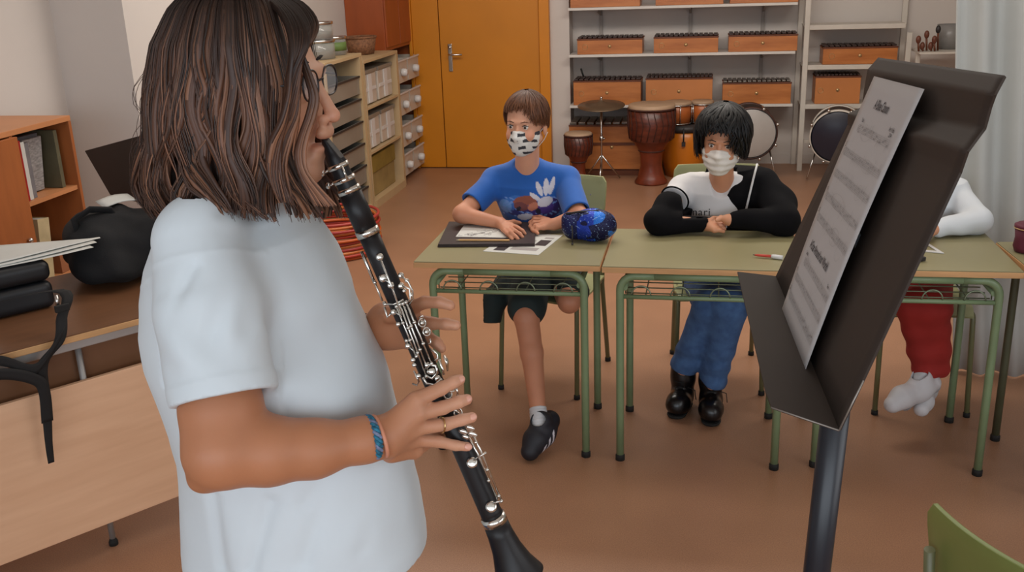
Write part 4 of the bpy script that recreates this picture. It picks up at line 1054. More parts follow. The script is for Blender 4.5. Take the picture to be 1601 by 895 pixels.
# ================================================================ CLARINET
m_ebony=mat('clarinet_ebony',(30,27,28),rough=.42,var=.1,scale=20,stretch=(1,1,.2),spec=.35)
m_silver=mat('key_silver',(222,218,210),rough=.17,metal=1,var=.02)
CX=lambda y:546+.4395*(y-297.6)
cl=lambda y:np.array(at(CX(y),y,GY))
c0=cl(222); c1=cl(901); ax=(c1-c0)/np.linalg.norm(c1-c0)
sa=lambda y: float((cl(y)-c0)@ax)
clar=T('clarinet','black clarinet with silver keys held in both hands of the girl','clarinet',tuple(c0+ax*.3))
def lathe_px(name,rows,m,parent=clar,n=36):
    return MB().lathe([(r,sa(y)) for y,r in rows],tuple(c0),tuple(ax),n).build(name,m,parent)
# mouthpiece with slanted beak
S=SDF(); S.cone(c0+ax*sa(250),c0+ax*sa(297),.0118,.0135,k=.002)
S.cone(c0+ax*(-.006),c0+ax*sa(255),.0075,.0120,k=.004)
up_=np.cross(np.array([0,1,0]),ax); up_/=np.linalg.norm(up_)
if up_[0]<0: up_=-up_
S.plane(c0+up_*.0022,(up_*.96-ax*.30),k=.001)
S.plane(c0+ax*sa(297),ax,k=.0005)
sdf_obj('mouthpiece',S,tuple(c0-.04),tuple(c0+np.array([.09,.04,.04])-np.array([0,0,.0])) if False else tuple(np.maximum(c0,c0+ax*.09)+.03),.0016,m_ebony,clar) if False else None
lo=np.minimum(c0,c0+ax*.1)-.03; hi=np.maximum(c0,c0+ax*.1)+.03
sdf_obj('mouthpiece',S,lo,hi,.0016,m_ebony,clar)
lathe_px('reed_cap',[(250,.0119),(262,.0128),(262,.0121)],m_ebony)
lg=lathe_px('ligature',[(256,.0126),(256,.0142),(263,.0146),(263,.0128)],m_silver)
lathe_px('ligature_band',[(277,.0134),(277,.0150),(284,.0153),(284,.0134)],m_silver,lg)
q0=np.array(at(CX(260)+5,260,GY-.0138)); q1=np.array(at(CX(281)+5,281,GY-.0145))
MB().tube([q0,q1],.0024,8,flat=.5).build('ligature_bar',m_silver,lg)
for y in (261,281):
    p=cl(y)-up_*.016; q=cl(y)-up_*.0235
    MB().tube([p,q],.0016,8).sphere(tuple(q-up_*.002),(.0035,.0018,.0045),10,8).build('screw',m_silver,lg)
lathe_px('barrel',[(299,.0136),(299,.0150),(330,.0156),(358,.0152),(358,.0136)],m_ebony)
lathe_px('barrel_ring',[(293,.0136),(293,.0158),(301,.0158),(301,.0136)],m_silver)
lathe_px('barrel_ring',[(358,.0136),(358,.0162),(368,.0162),(368,.0136)],m_silver)
lathe_px('upper_joint',[(368,.0100),(368,.0140),(400,.0136),(600,.0142),(600,.01)],m_ebony)
lathe_px('joint_ring',[(601,.010),(601,.0150),(606,.0150),(606,.01)],m_silver)
lathe_px('lower_joint',[(607,.0100),(607,.0146),(700,.0152),(800,.0158),(806,.0165),(806,.01)],m_ebony)
lathe_px('bell_ring',[(807,.012),(807,.0182),(818,.0185),(818,.012)],m_silver)
lathe_px('bell',[(818,.012),(818,.0180),(835,.0190),(858,.0222),(880,.0285),(895,.0355),(901,.0385),(902,.0375),(896,.033),(880,.026),(858,.0195),(835,.0155),(818,.0130)],m_ebony,n=48)
K=lambda px,py,v: Vector([float(q) for q in at(px,py,GY-v)])
def pos_(px,py,v): return K(px,py,v)
def rod(pts,r=.0013,name='key_rod',v=.0175,n=8):
    return MB().tube([K(a,b,(c if c is not None else v)) for a,b,c in pts],r,n).build(name,m_silver,clar)
def pad(px,py,r,v=.0175,name='pad_cup',nrm=None,rx=None):
    p=K(px,py,v); nrm=nrm or tuple((Vector(CC)-p)); 
    return MB().lathe([(0,.0022),(r*.6,.0020),(r*.92,.0010),(r,-.0006),(r,-.002),(0,-.002)],tuple(p),nrm,20).build(name,m_silver,clar)
def ringk(px,py,r,v=.0160,nrm=(1,-.9,.5)):
    p=K(px,py,v); return MB().torus(tuple(p),r,.0011,nrm,24,7).build('ring_key',m_silver,clar)
def post(px,py,v0=.012,v1=.0195):
    return MB().tube([K(px,py,v0),K(px,py,v1)],[.0022,.0016],8).sphere(K(px,py,v1),.0026,10,8).build('key_post',m_silver,clar)
pad(593.5,402,.0052); rod([(594,404,.0185),(613,450,.0195),(628,492,.0195)],.0014)
pad(599,435,.0058,.0168); rod([(600,437,.018),(608,441,.019),(615,452,.0195)],.0015); pad(611,446,.0046,.0172)
rod([(565,393,.006),(575,417,.008),(585,441,.009)],.0022); rod([(586,443,.010),(592,457,.010),(598,471,.0105)],.0014); post(586,442,.006,.012); post(601,474,.008,.014)
for (x,y,r) in ((627,431,.0042),(636,439,.003),(627,447,.0045),(632,455,.003),(643,462,.0036)): pad(x,y,r,.012)
rod([(627,431,.013),(638,441,.014),(645,455,.013),(646,468,.012),(640,476,.013)],.0013); rod([(629,447,.014),(640,452,.014),(642,468,.014),(634,474,.016)],.0012)
post(602,476,.01,.018); rod([(602,476,.018),(616,476,.0195),(631,469,.018)],.0012)
rod([(601,480,.012),(606,497,.013),(611,490,.014)],.0016); pad(616,488,.0046,.0172); pad(623,507,.0036,.0172); rod([(616,488,.0185),(624,492,.0192),(628,496,.0195)],.0012)
for k,(a,b) in enumerate((((624,474),(668,592)),((629,473),(671,585)),((634,471),(676,572)),((619,478),(652,560)))):
    rod([(a[0],a[1],.0195),((a[0]+b[0])/2,(a[1]+b[1])/2,.0195),(b[0],b[1],.0195)],.00125)
    for t_ in (.02,.33,.66,.97): post(a[0]+(b[0]-a[0])*t_,a[1]+(b[1]-a[1])*t_,.013,.0205)
for (x,y) in ((660,505),(667,519)): ringk(x,y,.0055,.0095); pad(x,y,.0035,.0085)
rod([(655,497,.014),(661,494,.013),(662,500,.012)],.0011); rod([(672,530,.012),(674,536,.012),(669,538,.013)],.0011)
rod([(672,545,.013),(683,553,.014),(685,560,.014),(679,564,.016)],.0012)
for (x,y,r) in ((636,533,.003),(638,541,.0042),(646,563,.0036),(648,571,.0034)): pad(x,y,r,.0165)
rod([(638,541,.017),(646,548,.018),(652,560,.018)],.0012); rod([(636,533,.017),(645,531,.018)],.0014)
# cluster above the right hand
rod([(664,578,.019),(670,570,.020),(681,572,.020),(684,583,.020),(676,592,.020),(667,588,.020)],.0019)
rod([(661,590,.019),(667,600,.019),(680,602,.019),(690,593,.019)],.0020); pad(675,581,.0050,.0195); pad(668,571,.004,.0195); pad(684,592,.0044,.018)
rod([(647,580,.016),(655,597,.017),(652,603,.016),(645,600,.014)],.0013); pad(655,588,.004,.016)
MB().tube([K(694,556,.010),K(699,566,.010),K(700,580,.010)],[.003,.0052,.0025],10,flat=.4).build('key_paddle',m_silver,clar)
rod([(686,562,.014),(692,578,.014),(694,586,.014)],.0018)
# between the fingers
for (x,y) in ((706,606),(700,617),(716,646)): ringk(x,y,.0062,.0125)
rod([(712,602,.012),(716,616,.012),(713,624,.012)],.0013); rod([(700,640,.016),(712,642,.016),(722,650,.014)],.0013); pad(690,618,.003,.016)
# below the hand
for (x,y,rx_) in ((724,676,.006),(735,670,.006),(739,680,.0062),(728,684,.005)):
    p=K(x,y,.018); MB().sphere(p,(rx_*1.15,.0018,rx_*.62),14,8,R=Matrix.Rotation(.3,3,'Y')).build('key_paddle',m_silver,clar)
rod([(740,681,.0185),(752,706,.0190),(784,783,.0185)],.0014); rod([(733,684,.0185),(748,712,.0190),(778,781,.0185)],.0014)
for (x,y) in ((744,692),(762,735),(764,752),(780,776),(784,784)): post(x,y,.012,.0195)
pad(738,724,.0078,.0185); rod([(741,719,.020),(752,713,.020),(760,708,.019)],.0014)
pad(768,793,.0082,.0190); rod([(771,787,.021),(783,784,.020)],.0016)
# ================================================================ PUPILS
def Rot(yaw=0,tilt=0,nod=0):   # yaw about z, tilt sideways, nod forward
    return np.array(Matrix.Rotation(yaw,3,'Z')@Matrix.Rotation(tilt,3,'Y')@Matrix.Rotation(nod,3,'X'))
m_skin3=mat('skin_pupil',(222,164,134),rough=.5,var=.03,scale=14,attr='tint',sss=.12)
def head_ops(S,c,R,s=1.0):
    L=lambda x,y,z: c+R@(np.array([x,y,z])*s)
    E=lambda p,r,k,mode='u': S.ell(L(*p),np.array(r)*s,k=k,mode=mode,R=R)
    E((0,.012,.03),(.073,.090,.085),.01); E((0,-.028,-.03),(.058,.056,.078),.03); E((0,-.062,-.098),(.020,.02,.016),.025)
    for sx in (-1,1):
        E((sx*.032,-.062,-.035),(.024,.022,.024),.02)
        S.cone(L(sx*.052,0,-.055),L(sx*.014,-.052,-.098),.017*s,.014*s,k=.02)
        E((sx*.076,.012,-.018),(.007,.017,.029),.004)
        E((sx*.030,-.089,.004),(.015,.010,.009),.006,'s'); E((sx*.030,-.070,.002),(.0135,.014,.0125),.004)
    S.cone(L(-.028,-.080,.020),L(.028,-.080,.020),.007*s,.007*s,k=.012)
    S.cone(L(0,-.084,.004),L(0,-.099,-.030),.0055*s,.009*s,k=.008)
    E((0,-.082,-.062),(.022,.011,.010),.008)
    return L
def face_parts(L,R,par,s=1.0,brow=None,glasses=False):
    brow=brow or m_lash
    for sx in (-1,1):
        e=MB().sphere(tuple(L(sx*.030,-.0735,.003)),.0118*s,16,12).build('eye',m_eye,par)
        MB().sphere(tuple(L(sx*.030,-.0835,.002)),.0052*s,12,8).build('iris',m_iris,e)
        MB().tube([tuple(L(sx*.017,-.083,.007)),tuple(L(sx*.030,-.0875,.0115)),tuple(L(sx*.044,-.080,.007))],[.001*s,.0022*s,.001*s],6).build('eyelash',m_lash,par)
        MB().tube([tuple(L(sx*.014,-.088,.021)),tuple(L(sx*.030,-.0885,.0265)),tuple(L(sx*.047,-.078,.021))],[.0022*s,.0030*s,.0012*s],6,flat=.6).build('eyebrow',brow,par)
def mask_part(L,R,c,s,m,par,colors=None,pleats=0):
    S=SDF(); E=lambda p,r,k,mode='u': S.ell(L(*p),np.array(r)*s,k=k,mode=mode,R=R)
    E((0,-.028,-.040),(.066,.066,.080),.01); E((0,-.066,-.095),(.026,.024,.020),.025); S.cone(L(0,-.085,-.002),L(0,-.104,-.036),.009*s,.013*s,k=.02)
    E((0,-.085,-.065),(.03,.017,.03),.02)
    Ri=R.T
    def band(P):
        q=(P-c)@R/s; z=q[...,2]; x=np.abs(q[...,0]); y=q[...,1]
        top=z-(-.010-.30*np.maximum(x-.004,0)*.55-.0)+0*y
        bot=(-.121+.25*x)-z
        return np.maximum(np.maximum(top,bot),y+.012)
    S.fn(band,k=.003,mode='i')
    if pleats: S.disp(lambda P:.0016*np.sin((((P-c)@R)[...,2])*2*PI/pleats))
    S.disp(lambda P:.0008*sn(P,110,4))
    o=sdf_obj('face_mask',S,c-.15,c+.15,.0026,m,par,colors=colors)
    for sx in (-1,1):
        MB().tube([tuple(L(sx*.062,-.018,-.030)),tuple(L(sx*.074,.004,-.012)),tuple(L(sx*.082,.022,.006))],.0014,6).tube([tuple(L(sx*.058,-.018,-.085)),tuple(L(sx*.074,.008,-.060)),tuple(L(sx*.082,.024,-.035))],.0014,6).build('ear_loop',m_white,o)
    return o
def hair_cap(L,R,c,s,par,tone_d,tones,N,zf,zs,zb,off,seed,rad=(.003,.007),wav=.0,part=0.0,fr=1.0,asym=0):
    rg=np.random.default_rng(seed); cc=L(0,.012,.03); r3=np.array([.073,.090,.085])
    # base volume
    S=SDF(); S.ell(cc,(r3+off*.6)*s,k=.01,R=R)
    def cut(P):
        q=(P-c)@R/s; th=np.arctan2(q[...,0],-(q[...,1]-.01)); a=np.abs(th)
        zl=np.interp(a,[0,.75,1.1,1.9,PI],[zf+.014,zf+.014,zs+.014,zs+.008,zb+.008])+asym*np.where((th>0)&(th<1.9),np.sin(np.clip(th,0,1.9)*1.6),0)
        return (zl-q[...,2])*.8
    S.fn(cut,k=.004,mode='i')
    sdf_obj('hair_base',S,c-.19,c+.19,.004,m_hair,par,colors=lambda v:np.tile(np.array(lin(tone_d)),(len(v),1)))
    paths=[]
    for k in range(N):
        phi=rg.uniform(-PI,PI)         # 0 = front
        a=abs(phi); zl=float(np.interp(a,[0,.75,1.1,1.9,PI],[zf,zf,zs,zs-.004,zb]))+rg.uniform(-.011,.010)+asym*max(0,math.sin(phi*1.6) if 0<phi<1.9 else 0)
        o=off*rg.uniform(.75,1.15)
        zl+=rg.uniform(-.5,.5)*wav*.06; rz=r3[2]+o; ct=np.clip((zl-.03)/rz,-.98,.9); the=math.acos(ct); pts=[]; n=14; w0=rg.uniform(0,6.3); sw=part*rg.uniform(.6,1.3)
        for i in range(n):
            q=i/(n-1); th=.12+(the-.12)*q; ph=phi+sw*math.sin(q*PI*.5)*math.exp(-a)+wav*q*math.sin(w0+q*5)
            oo=o*(.55+.45*min(1,q*2.5))+(.0025*math.sin(w0+7*q) if wav else 0)
            x=(r3[0]+oo)*math.sin(th)*math.sin(ph); y=-(r3[1]+oo)*math.sin(th)*math.cos(ph)
            if th>PI/2:
                x=(r3[0]+oo)*math.sin(ph)*(1-.10*(th-PI/2)); y=-(r3[1]+oo)*math.cos(ph)*(1-.10*(th-PI/2))
            pts.append(L(x,y+.012,.03+rz*math.cos(th)))
        r=rg.uniform(*rad)*s; t_=np.array(lin(tones[rg.integers(len(tones))])); d=np.array(lin(tone_d))
        up=R@np.array([math.sin(phi),-math.cos(phi),.3])
        paths.append((pts,[r*(.7+.5*min(1,i/4))*(1-.75*max(0,(i-9)/4)) for i in range(n)],.45,[tuple(d*(1-i/n)+t_*(i/n)) for i in range(n)],Vector(up)))
    hair_mesh('hair',paths,m_hair,par,n=5)
def limb_box(pts,pad=.12):
    a=np.array(pts); return a.min(0)-pad,a.max(0)+pad
# ---------------------------------------------------------------- boy in the blue shirt
boy=T('person','boy with short brown hair and patterned mask in a blue shirt, leaning on his desk','person',(-.68,4.05,0),0)
hB=at(822,193,3.84); RB=Rot(-.20,.03,.06); sB=1.0
S=SDF(); LB=head_ops(S,hB,RB,sB)
nb=at(824,262,3.93)
S.cone(LB(0,.02,-.05),nb,.045,.050,k=.03)
shl=at(776,283,3.98); shr=at(884,282,3.98)
S.cone(shl,shr,.045,.045,k=.05)
pel=np.array([-.68,4.10,.52])
S.cone(nb+[0,.085,-.10],pel,.07,.085,k=.05)
e1=atz(722,335,.83); w1_=atz(782,349,.803); e2=atz(905,338,.83); w2_=atz(866,351,.803)
S.chain([shl,e1],[.040,.034],k=.02); S.chain([e1,w1_],[.034,.023],k=.02)
S.chain([shr,e2],[.040,.034],k=.02); S.chain([e2,w2_],[.034,.023],k=.02)
def hand_px(S,w,mcs,tips,zs,r=.0078,thumb=None,k=.004):
    for (mx,my,mz),fl in zip(mcs,tips):
        m=atz(mx,my,mz); S.cone(w,m,.0165,.0115,k=.012)
        P=[m]+[atz(a,b,z) for a,b,z in fl]; S.chain(P,[.0098,.0084,.0076,.0068][:len(P)],k=k)
    if thumb: S.chain([atz(a,b,z) for a,b,z in thumb],[.012,.0095,.008][:len(thumb)],k=.006)
hand_px(S,w1_,[(799,352,.806),(796,355,.803),(792,358,.800),(788,360,.796)],
 [[(809,356,.806),(817,361,.796),(821,366,.784)],[(805,361,.806),(813,366,.794),(817,371,.783)],[(799,364,.803),(806,370,.790),(810,374,.782)],[(793,366,.797),(798,371,.787),(801,375,.780)]],None,thumb=[(790,350,.81),(803,347,.80),(813,349,.79)])
hand_px(S,w2_,[(848,344,.812),(847,348,.808),(848,352,.803),(850,356,.797)],
 [[(836,343,.812),(829,348,.798),(831,354,.788)],[(835,348,.809),(829,354,.794),(832,359,.785)],[(837,353,.804),(832,359,.790),(835,363,.783)],[(841,357,.797),(837,362,.786),(841,365,.781)]],None,thumb=[(858,345,.81),(844,340,.81),(834,340,.80)])
# legs
hpR=np.array([-.75,4.10,.50]); kR=at(823,494,3.66); aR=at(842,648,3.42)
hpL=np.array([-.61,4.10,.50]); kL=at(890,472,3.74); aL=np.array([-.60,4.12,.48])
S.chain([hpR,kR],[.075,.052],k=.02); S.chain([kR,kR*.6+aR*.4+[0,.015,0],aR],[.050,.044,.030],k=.015)
S.chain([hpL,kL],[.07,.048],k=.02); S.chain([kL,aL],[.042,.03],k=.01)
toe=atz(828,708,.035)
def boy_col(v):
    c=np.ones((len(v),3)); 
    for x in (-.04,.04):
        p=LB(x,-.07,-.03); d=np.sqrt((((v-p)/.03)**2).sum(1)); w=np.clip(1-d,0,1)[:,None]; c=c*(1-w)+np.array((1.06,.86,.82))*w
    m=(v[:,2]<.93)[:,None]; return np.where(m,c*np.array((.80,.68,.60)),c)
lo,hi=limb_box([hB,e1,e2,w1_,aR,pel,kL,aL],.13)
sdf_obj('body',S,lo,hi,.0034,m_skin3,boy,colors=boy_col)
face_parts(LB,RB,boy,sB,brow=mat('brow_brown',(92,60,42),rough=.8))
m_mask=mat('mask_cloth',(226,224,220),rough=.8,var=.01,attr='tint')
def maskB(v):
    q=(v-hB)@RB; x,z=q[:,0],q[:,2]; c=np.ones((len(v),3))
    for cz,ph,cut in ((-.026,0,.30),(-.052,.9,-.05),(-.080,2.0,-.1),(-.104,3.1,.2)):
        w=np.abs(z-cz-.006*np.cos(x*30)+.0035*np.sin(x*90+ph))<.0062
        w&=(np.sin(x*115+ph*3)+.6*np.sin(x*230+ph))>cut-.35
        w&=np.abs(x)>.007
        c[w]=(.045,.045,.06)
    return c
mask_part(LB,RB,hB,sB,m_mask,boy,colors=maskB)
hair_cap(LB,RB,hB,sB,boy,(70,42,28),[(116,72,46),(98,60,38),(136,88,58),(104,64,40)],760,.060,-.004,-.055,.014,11,rad=(.0018,.0040),part=-.9,wav=.10,asym=.016)
# shirt
m_blue=mat('shirt_blue',(255,255,255),rough=.8,var=.04,scale=20,attr='tint',sheen=.2)
S=SDF()
S.chain([shl+[.0,0,.0],nb+[0,.02,-.015],shr],[.058,.055,.058],k=.04)
S.rings([(.98,-.725,3.99,.12,.075),(.92,-.725,3.985,.145,.105),(.84,-.715,3.99,.145,.115),(.76,-.70,4.02,.135,.12),(.66,-.69,4.07,.14,.125),(.54,-.68,4.10,.15,.13)],k=.04)
def sl(a,b,f0,f1,ra,rb,hem):
    d=(b-a)/np.linalg.norm(b-a); e=a+(b-a)*hem
    def fn(P):
        ab=b-a;t=np.clip(((P-a)@ab)/(ab@ab),0,1)
        return np.maximum(np.sqrt((((P-a)-t[...,None]*ab)**2).sum(-1))-(ra+(rb-ra)*t),(P-e)@d)
    return fn,e,d
f1_,he1,hd1=sl(shl,e1,0,0,.056,.052,.70); f2_,he2,hd2=sl(shr,e2,0,0,.056,.054,.90)
S.fn(f1_,k=.02); S.fn(f2_,k=.02)
S.disp(lambda P:.0035*np.sin(42*(P[...,2]+.8*P[...,0])+3*sn(P,11,2))*np.clip(.5+.6*sn(P,8,7),0,1)+.002*sn(P,28,1))
S.cone(he1-hd1*.03,he1+hd1*.05,.042,.045,k=.002,mode='s'); S.cone(he2-hd2*.03,he2+hd2*.05,.043,.045,k=.002,mode='s')
S.ell(nb+[0,-.030,.022],(.054,.036,.026),k=.006,mode='s')
pc=at(833,312,3.88)
def blueprint(v):
    base=np.array(lin((22,92,178))); c=np.tile(base,(len(v),1)).astype(float)
    x=(v[:,0]-pc[0]); z=(v[:,2]-pc[2]); fr=v[:,1]<4.0
    def ell(cx,cz,rx,rz,a,col,mx=1):
        ca,sa_=math.cos(a),math.sin(a); dx,dz=x-cx,z-cz; u=(dx*ca+dz*sa_)/rx; w=(-dx*sa_+dz*ca)/rz
        m=(u*u+w*w<1)&fr; c[m]=c[m]*(1-mx)+np.array(lin(col))*mx
    nn=np.sin(x*160+3*np.sin(z*120))*np.sin(z*170+2*np.sin(x*90))
    ell(-.02,-.035,.105,.040,.12,(34,40,112)); ell(.04,-.05,.075,.045,.4,(52,34,110)); ell(-.09,-.02,.05,.026,.6,(60,120,200),.7)
    ell(-.12,-.035,.03,.03,0,(120,170,220),.6); m=(nn>.35)&fr&(np.abs(x+.02)<.12)&(np.abs(z+.035)<.04); c[m]=np.array(lin((112,150,215)))
    ell(-.03,-.005,.052,.020,.15,(150,84,66)); ell(-.05,-.03,.03,.018,-.2,(112,60,60)); ell(0,-.03,.024,.016,.5,(196,122,96)); ell(.05,-.035,.03,.03,.2,(70,44,130))
    for a,l,w_,sx,sz in ((1.95,.05,.010,.030,.04),(1.55,.056,.011,.052,.045),(1.30,.060,.010,.072,.048),(2.5,.045,.009,.018,.012),(.25,.0,.0,.0,.0)):
        if l: ell(sx+.01*math.cos(a),sz+.01*math.sin(a)-.008,l*.62,w_,a,(214,212,220)); 
    ell(.048,-.012,.030,.020,.3,(205,202,212)); ell(-.035,-.075,.035,.014,.1,(196,194,206)); ell(-.06,-.04,.012,.008,.8,(20,20,40)); ell(.02,-.05,.010,.014,.2,(24,20,46))
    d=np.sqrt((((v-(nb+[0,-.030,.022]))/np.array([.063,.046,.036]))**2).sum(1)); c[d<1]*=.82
    return c
sdf_obj('shirt',S,*limb_box([shl,shr,he1,he2,pel],.10),.0034,m_blue,boy,colors=blueprint)
m_short=mat('shorts_dark_green',(30,44,44),rough=.85,var=.1)
S=SDF(); S.chain([pel+[0,0,.06],pel],[.13,.14],k=.03)
S.chain([hpR,kR+[0,.03,.02]],[.092,.078],k=.03); S.chain([hpL,kL+[0,.09,.01]],[.085,.070],k=.03)
S.chain([hpR+[-.05,-.05,0],at(772,470,3.80),at(768,512,3.78)],[.06,.048,.040],k=.03)
S.disp(lambda P:.004*sn(P,30,5)+.003*np.sin(60*P[...,0]+2*sn(P,15,2)))
S.plane(at(822,512,3.66),(0,-.25,-1),k=.003)
S.plane(kR+[0,-.035,0],(.05,-1,.1),k=.01)
sdf_obj('shorts',S,*limb_box([pel,hpR,hpL,kR,kL],.14),.0045,m_short,boy)
m_sock=mat('sock_white',(208,208,210),rough=.85); m_snk=mat('sneaker_dark_navy',(26,26,34),rough=.6,attr='tint'); m_sole=mat('sole_gum',(176,124,84),rough=.6)
S=SDF(); d=(kR-aR)/np.linalg.norm(kR-aR); S.chain([aR-d*.045,aR+d*.028],[.036,.033],k=.01); S.plane(aR+d*.026,d,k=.002); S.disp(lambda P:.0012*np.sin(((P-aR)@d)*500))
sdf_obj('sock',S,aR-.12,aR+.12,.003,m_sock,boy)
def sneaker(ank,toe,par,m,ms,stripe=True,w=.040,lab=None,h=.004):
    ank=np.array(ank);toe=np.array(toe); f=toe-ank; fl=f.copy(); L_=np.linalg.norm(f); f=f/L_
    side=np.cross(f,[0,0,1.]); side/=np.linalg.norm(side); up=np.cross(side,f)
    heel=ank-f*.045-up*.028
    if w<.5: w=1.0
    S=SDF(); S.chain([heel,ank-up*.022+f*.02,toe-f*.055,toe-f*.005],[.033*w,.040*w,.038*w,.029*w],k=.02)
    S.cone(ank-up*.01,ank+up*.022-f*.01,.038*w,.035*w,k=.02)
    S.cone(ank+up*.01,ank+up*.06-f*.01,.030,.030,k=.003,mode='s')
    S.plane(ank-up*.052,-up,k=.004)
    def col(v):
        q=v-ank; a=q@f; b=q@up; c=np.ones((len(v),3))
        if stripe:
            s_=a*.75+b*.65
            m=((np.mod(s_+.004,.024)<.0115)&(s_>-.004)&(s_<.068)&(b>-.042)&(b<-.002)&(np.abs(q@side)>.012))
            c[m]=(62,60,42)
        return c
    o=sdf_obj('shoe',S,*limb_box([ank,toe,heel],.08),h*.7,m,par,colors=col)
    S=SDF(); S.chain([heel-up*.008,toe-f*.055-up*.010,toe-f*.005-up*.002],[.032*w,.038*w,.029*w],k=.02); S.plane(ank-up*.052,up,k=.001); S.plane(ank-up*.070,-up,k=.003)
    sdf_obj('sole',S,*limb_box([ank,toe,heel],.08),h*.7,ms,o)
    mb=MB()
    for k in range(4):
        p=ank+f*(.035+.016*k)+up*(.014-.010*k); mb.tube([tuple(p-side*.018+up*.002),tuple(p+up*.006),tuple(p+side*.018+up*.002)],.0022,6)
    mb.build('laces',m if stripe else m_greysole,o)
    return o
sneaker(aR-d*.050+[.008,0,0],toe,boy,m_snk,m_sole,w=1.22)
# ---------------------------------------------------------------- pupil with black hair
kid=T('person','pupil with bushy black hair and plain white mask, arms crossed in a black jacket','person',(.05,4.1,0),0)
hK=at(1129,221,3.84); RK=Rot(-.12,.07,.10); S=SDF(); LK=head_ops(S,hK,RK,.98)
nk=at(1128,284,3.93); kl=at(1066,296,3.97); kr=at(1192,290,3.98); pk=np.array([.06,4.12,.52])
S.cone(LK(0,.02,-.05),nk,.043,.048,k=.03); S.cone(kl,kr,.042,.042,k=.05); S.cone(nk+[0,.085,-.10],pk,.07,.085,k=.05)
ke1=atz(1030,346,.82); ke2=atz(1226,346,.82); kw1=atz(1104,352,.806); kw2=atz(1140,344,.835)
S.chain([kl,ke1,kw1],[.036,.03,.022],k=.02); S.chain([kr,ke2,kw2],[.036,.03,.022],k=.02)
hand_px(S,kw1,[(1118,349,.812),(1119,353,.808),(1119,357,.802),(1117,360,.796)],
 [[(1127,345,.815),(1134,346,.808)],[(1128,350,.810),(1133,353,.802)],[(1128,355,.803),(1133,358,.795)],[(1125,360,.796),(1131,362,.789)]],None,thumb=[(1108,347,.82),(1116,342,.825),(1124,341,.825)])
hand_px(S,kw2,[(1136,341,.84),(1134,343,.838)],[[(1127,340,.84),(1122,342,.836)],[(1126,343,.836),(1121,345,.832)]],None)
khR=np.array([-.01,4.12,.50]);khL=np.array([.13,4.12,.50]); kkR=at(1112,478,3.72); kkL=at(1140,480,3.68); kaR=at(1068,578,3.83); kaL=at(1112,600,3.80)
S.chain([khR,kkR,kaR],[.07,.048,.034],k=.02); S.chain([khL,kkL,kaL],[.07,.048,.034],k=.02)
sdf_obj('body',S,*limb_box([hK,ke1,ke2,kaR,kaL,pk],.13),.0036,m_skin2,kid,colors=lambda v:np.ones((len(v),3)))
face_parts(LK,RK,kid,.98)
m_mask2=mat('mask_white',(228,222,214),rough=.8,var=.01)
mask_part(LK,RK,hK,1.02,m_mask2,kid,pleats=.026)
hair_cap(LK,RK,hK,1.0,kid,(6,5,6),[(10,8,9),(16,13,14),(8,7,8)],760,.050,-.058,-.10,.034,5,rad=(.003,.007),wav=.30,part=-.9,asym=.028)
m_tee=mat('tee_white',(214,212,212),rough=.85,var=.02); m_blk=mat('jacket_black',(13,12,15),rough=.9,var=.15,scale=14,spec=.15)
ck_=np.array([.045,0,0])
S=SDF(); S.chain([kl,nk+[0,.02,-.02],kr],[.052,.050,.050],k=.04)
S.rings([(.96,.045,3.99,.11,.07),(.90,.05,3.985,.135,.10),(.82,.055,3.99,.135,.11),(.66,.06,4.07,.13,.12),(.54,.06,4.11,.14,.12)],k=.04)
fk,hk1,hkd=sl(kl,ke1,0,0,.055,.058,.33); S.fn(fk,k=.02); 
S.disp(lambda P:.003*np.sin(60*(P[...,0]-.3*P[...,2])+3*sn(P,11,2))*np.clip(.5+.6*sn(P,9,7),0,1))
S.cone(nk+[0,-.066,-.022],nk+[0,-.03,.05],.040,.054,k=.006,mode='s')
sdf_obj('t_shirt',S,*limb_box([kl,kr,pk,hk1],.10),.0036,m_tee,kid)
hx=hk1; MB().torus(tuple(hk1-hkd*.004),.0575,.0035,tuple(hkd),36,8).build('sleeve_trim',m_blk,kid)
# jacket: both sleeves, back and right front panel
S=SDF()
S.chain([ke1+(kl-ke1)*.42,ke1,kw1+(ke1-kw1)*.12],[.058,.052,.034],k=.02)
S.chain([kr,ke2,kw2+(ke2-kw2)*.10],[.060,.054,.034],k=.02)
S.chain([kr,ke2*.5+kr*.5+[.03,.03,-.01],ke2],[.055,.06,.05],k=.03)
S.rings([(.985,.10,4.01,.10,.07),(.90,.10,4.00,.135,.115),(.80,.10,4.01,.135,.12),(.60,.07,4.09,.155,.135),(.50,.06,4.12,.165,.14)],k=.03)
S.cone(kr+[.0,0,-.0],nk+[.045,.012,-.028],.058,.046,k=.02)
S.chain([ke1+(kl-ke1)*.40,np.array([-.06,4.06,.80]),np.array([-.03,4.10,.62])],[.05,.07,.07],k=.03)
S.disp(lambda P:.0045*np.sin(50*(P[...,2]+.5*P[...,0])+3*sn(P,12,3))*np.clip(.5+.6*sn(P,9,5),0,1)+.0025*sn(P,35,6))
def vneck(P):   # opening of the jacket at the front: everything left of the zip line
    x,y,z=P[...,0],P[...,1],P[...,2]
    a_=at(1160,262,3.9); b_=at(1118,338,3.9); t=(a_[2]-z)/(a_[2]-b_[2]); xl=a_[0]+(b_[0]-a_[0])*np.clip(t,-1,1.15)
    inn=np.minimum(np.minimum(xl-x,4.02-y),z-.835)      # >0 inside the opening
    inn=np.minimum(inn,x-(float(kl[0])-.005+(.93-z)*.15))
    return -inn
S.fn(vneck,k=.004,mode='s')
S.cone(kw1+(ke1-kw1)*.16,kw1,.027,.027,k=.002,mode='s')
S.cone(nk+[-.012,-.01,-.0],nk+[-.012,-.01,.06],.048,.052,k=.008,mode='s')
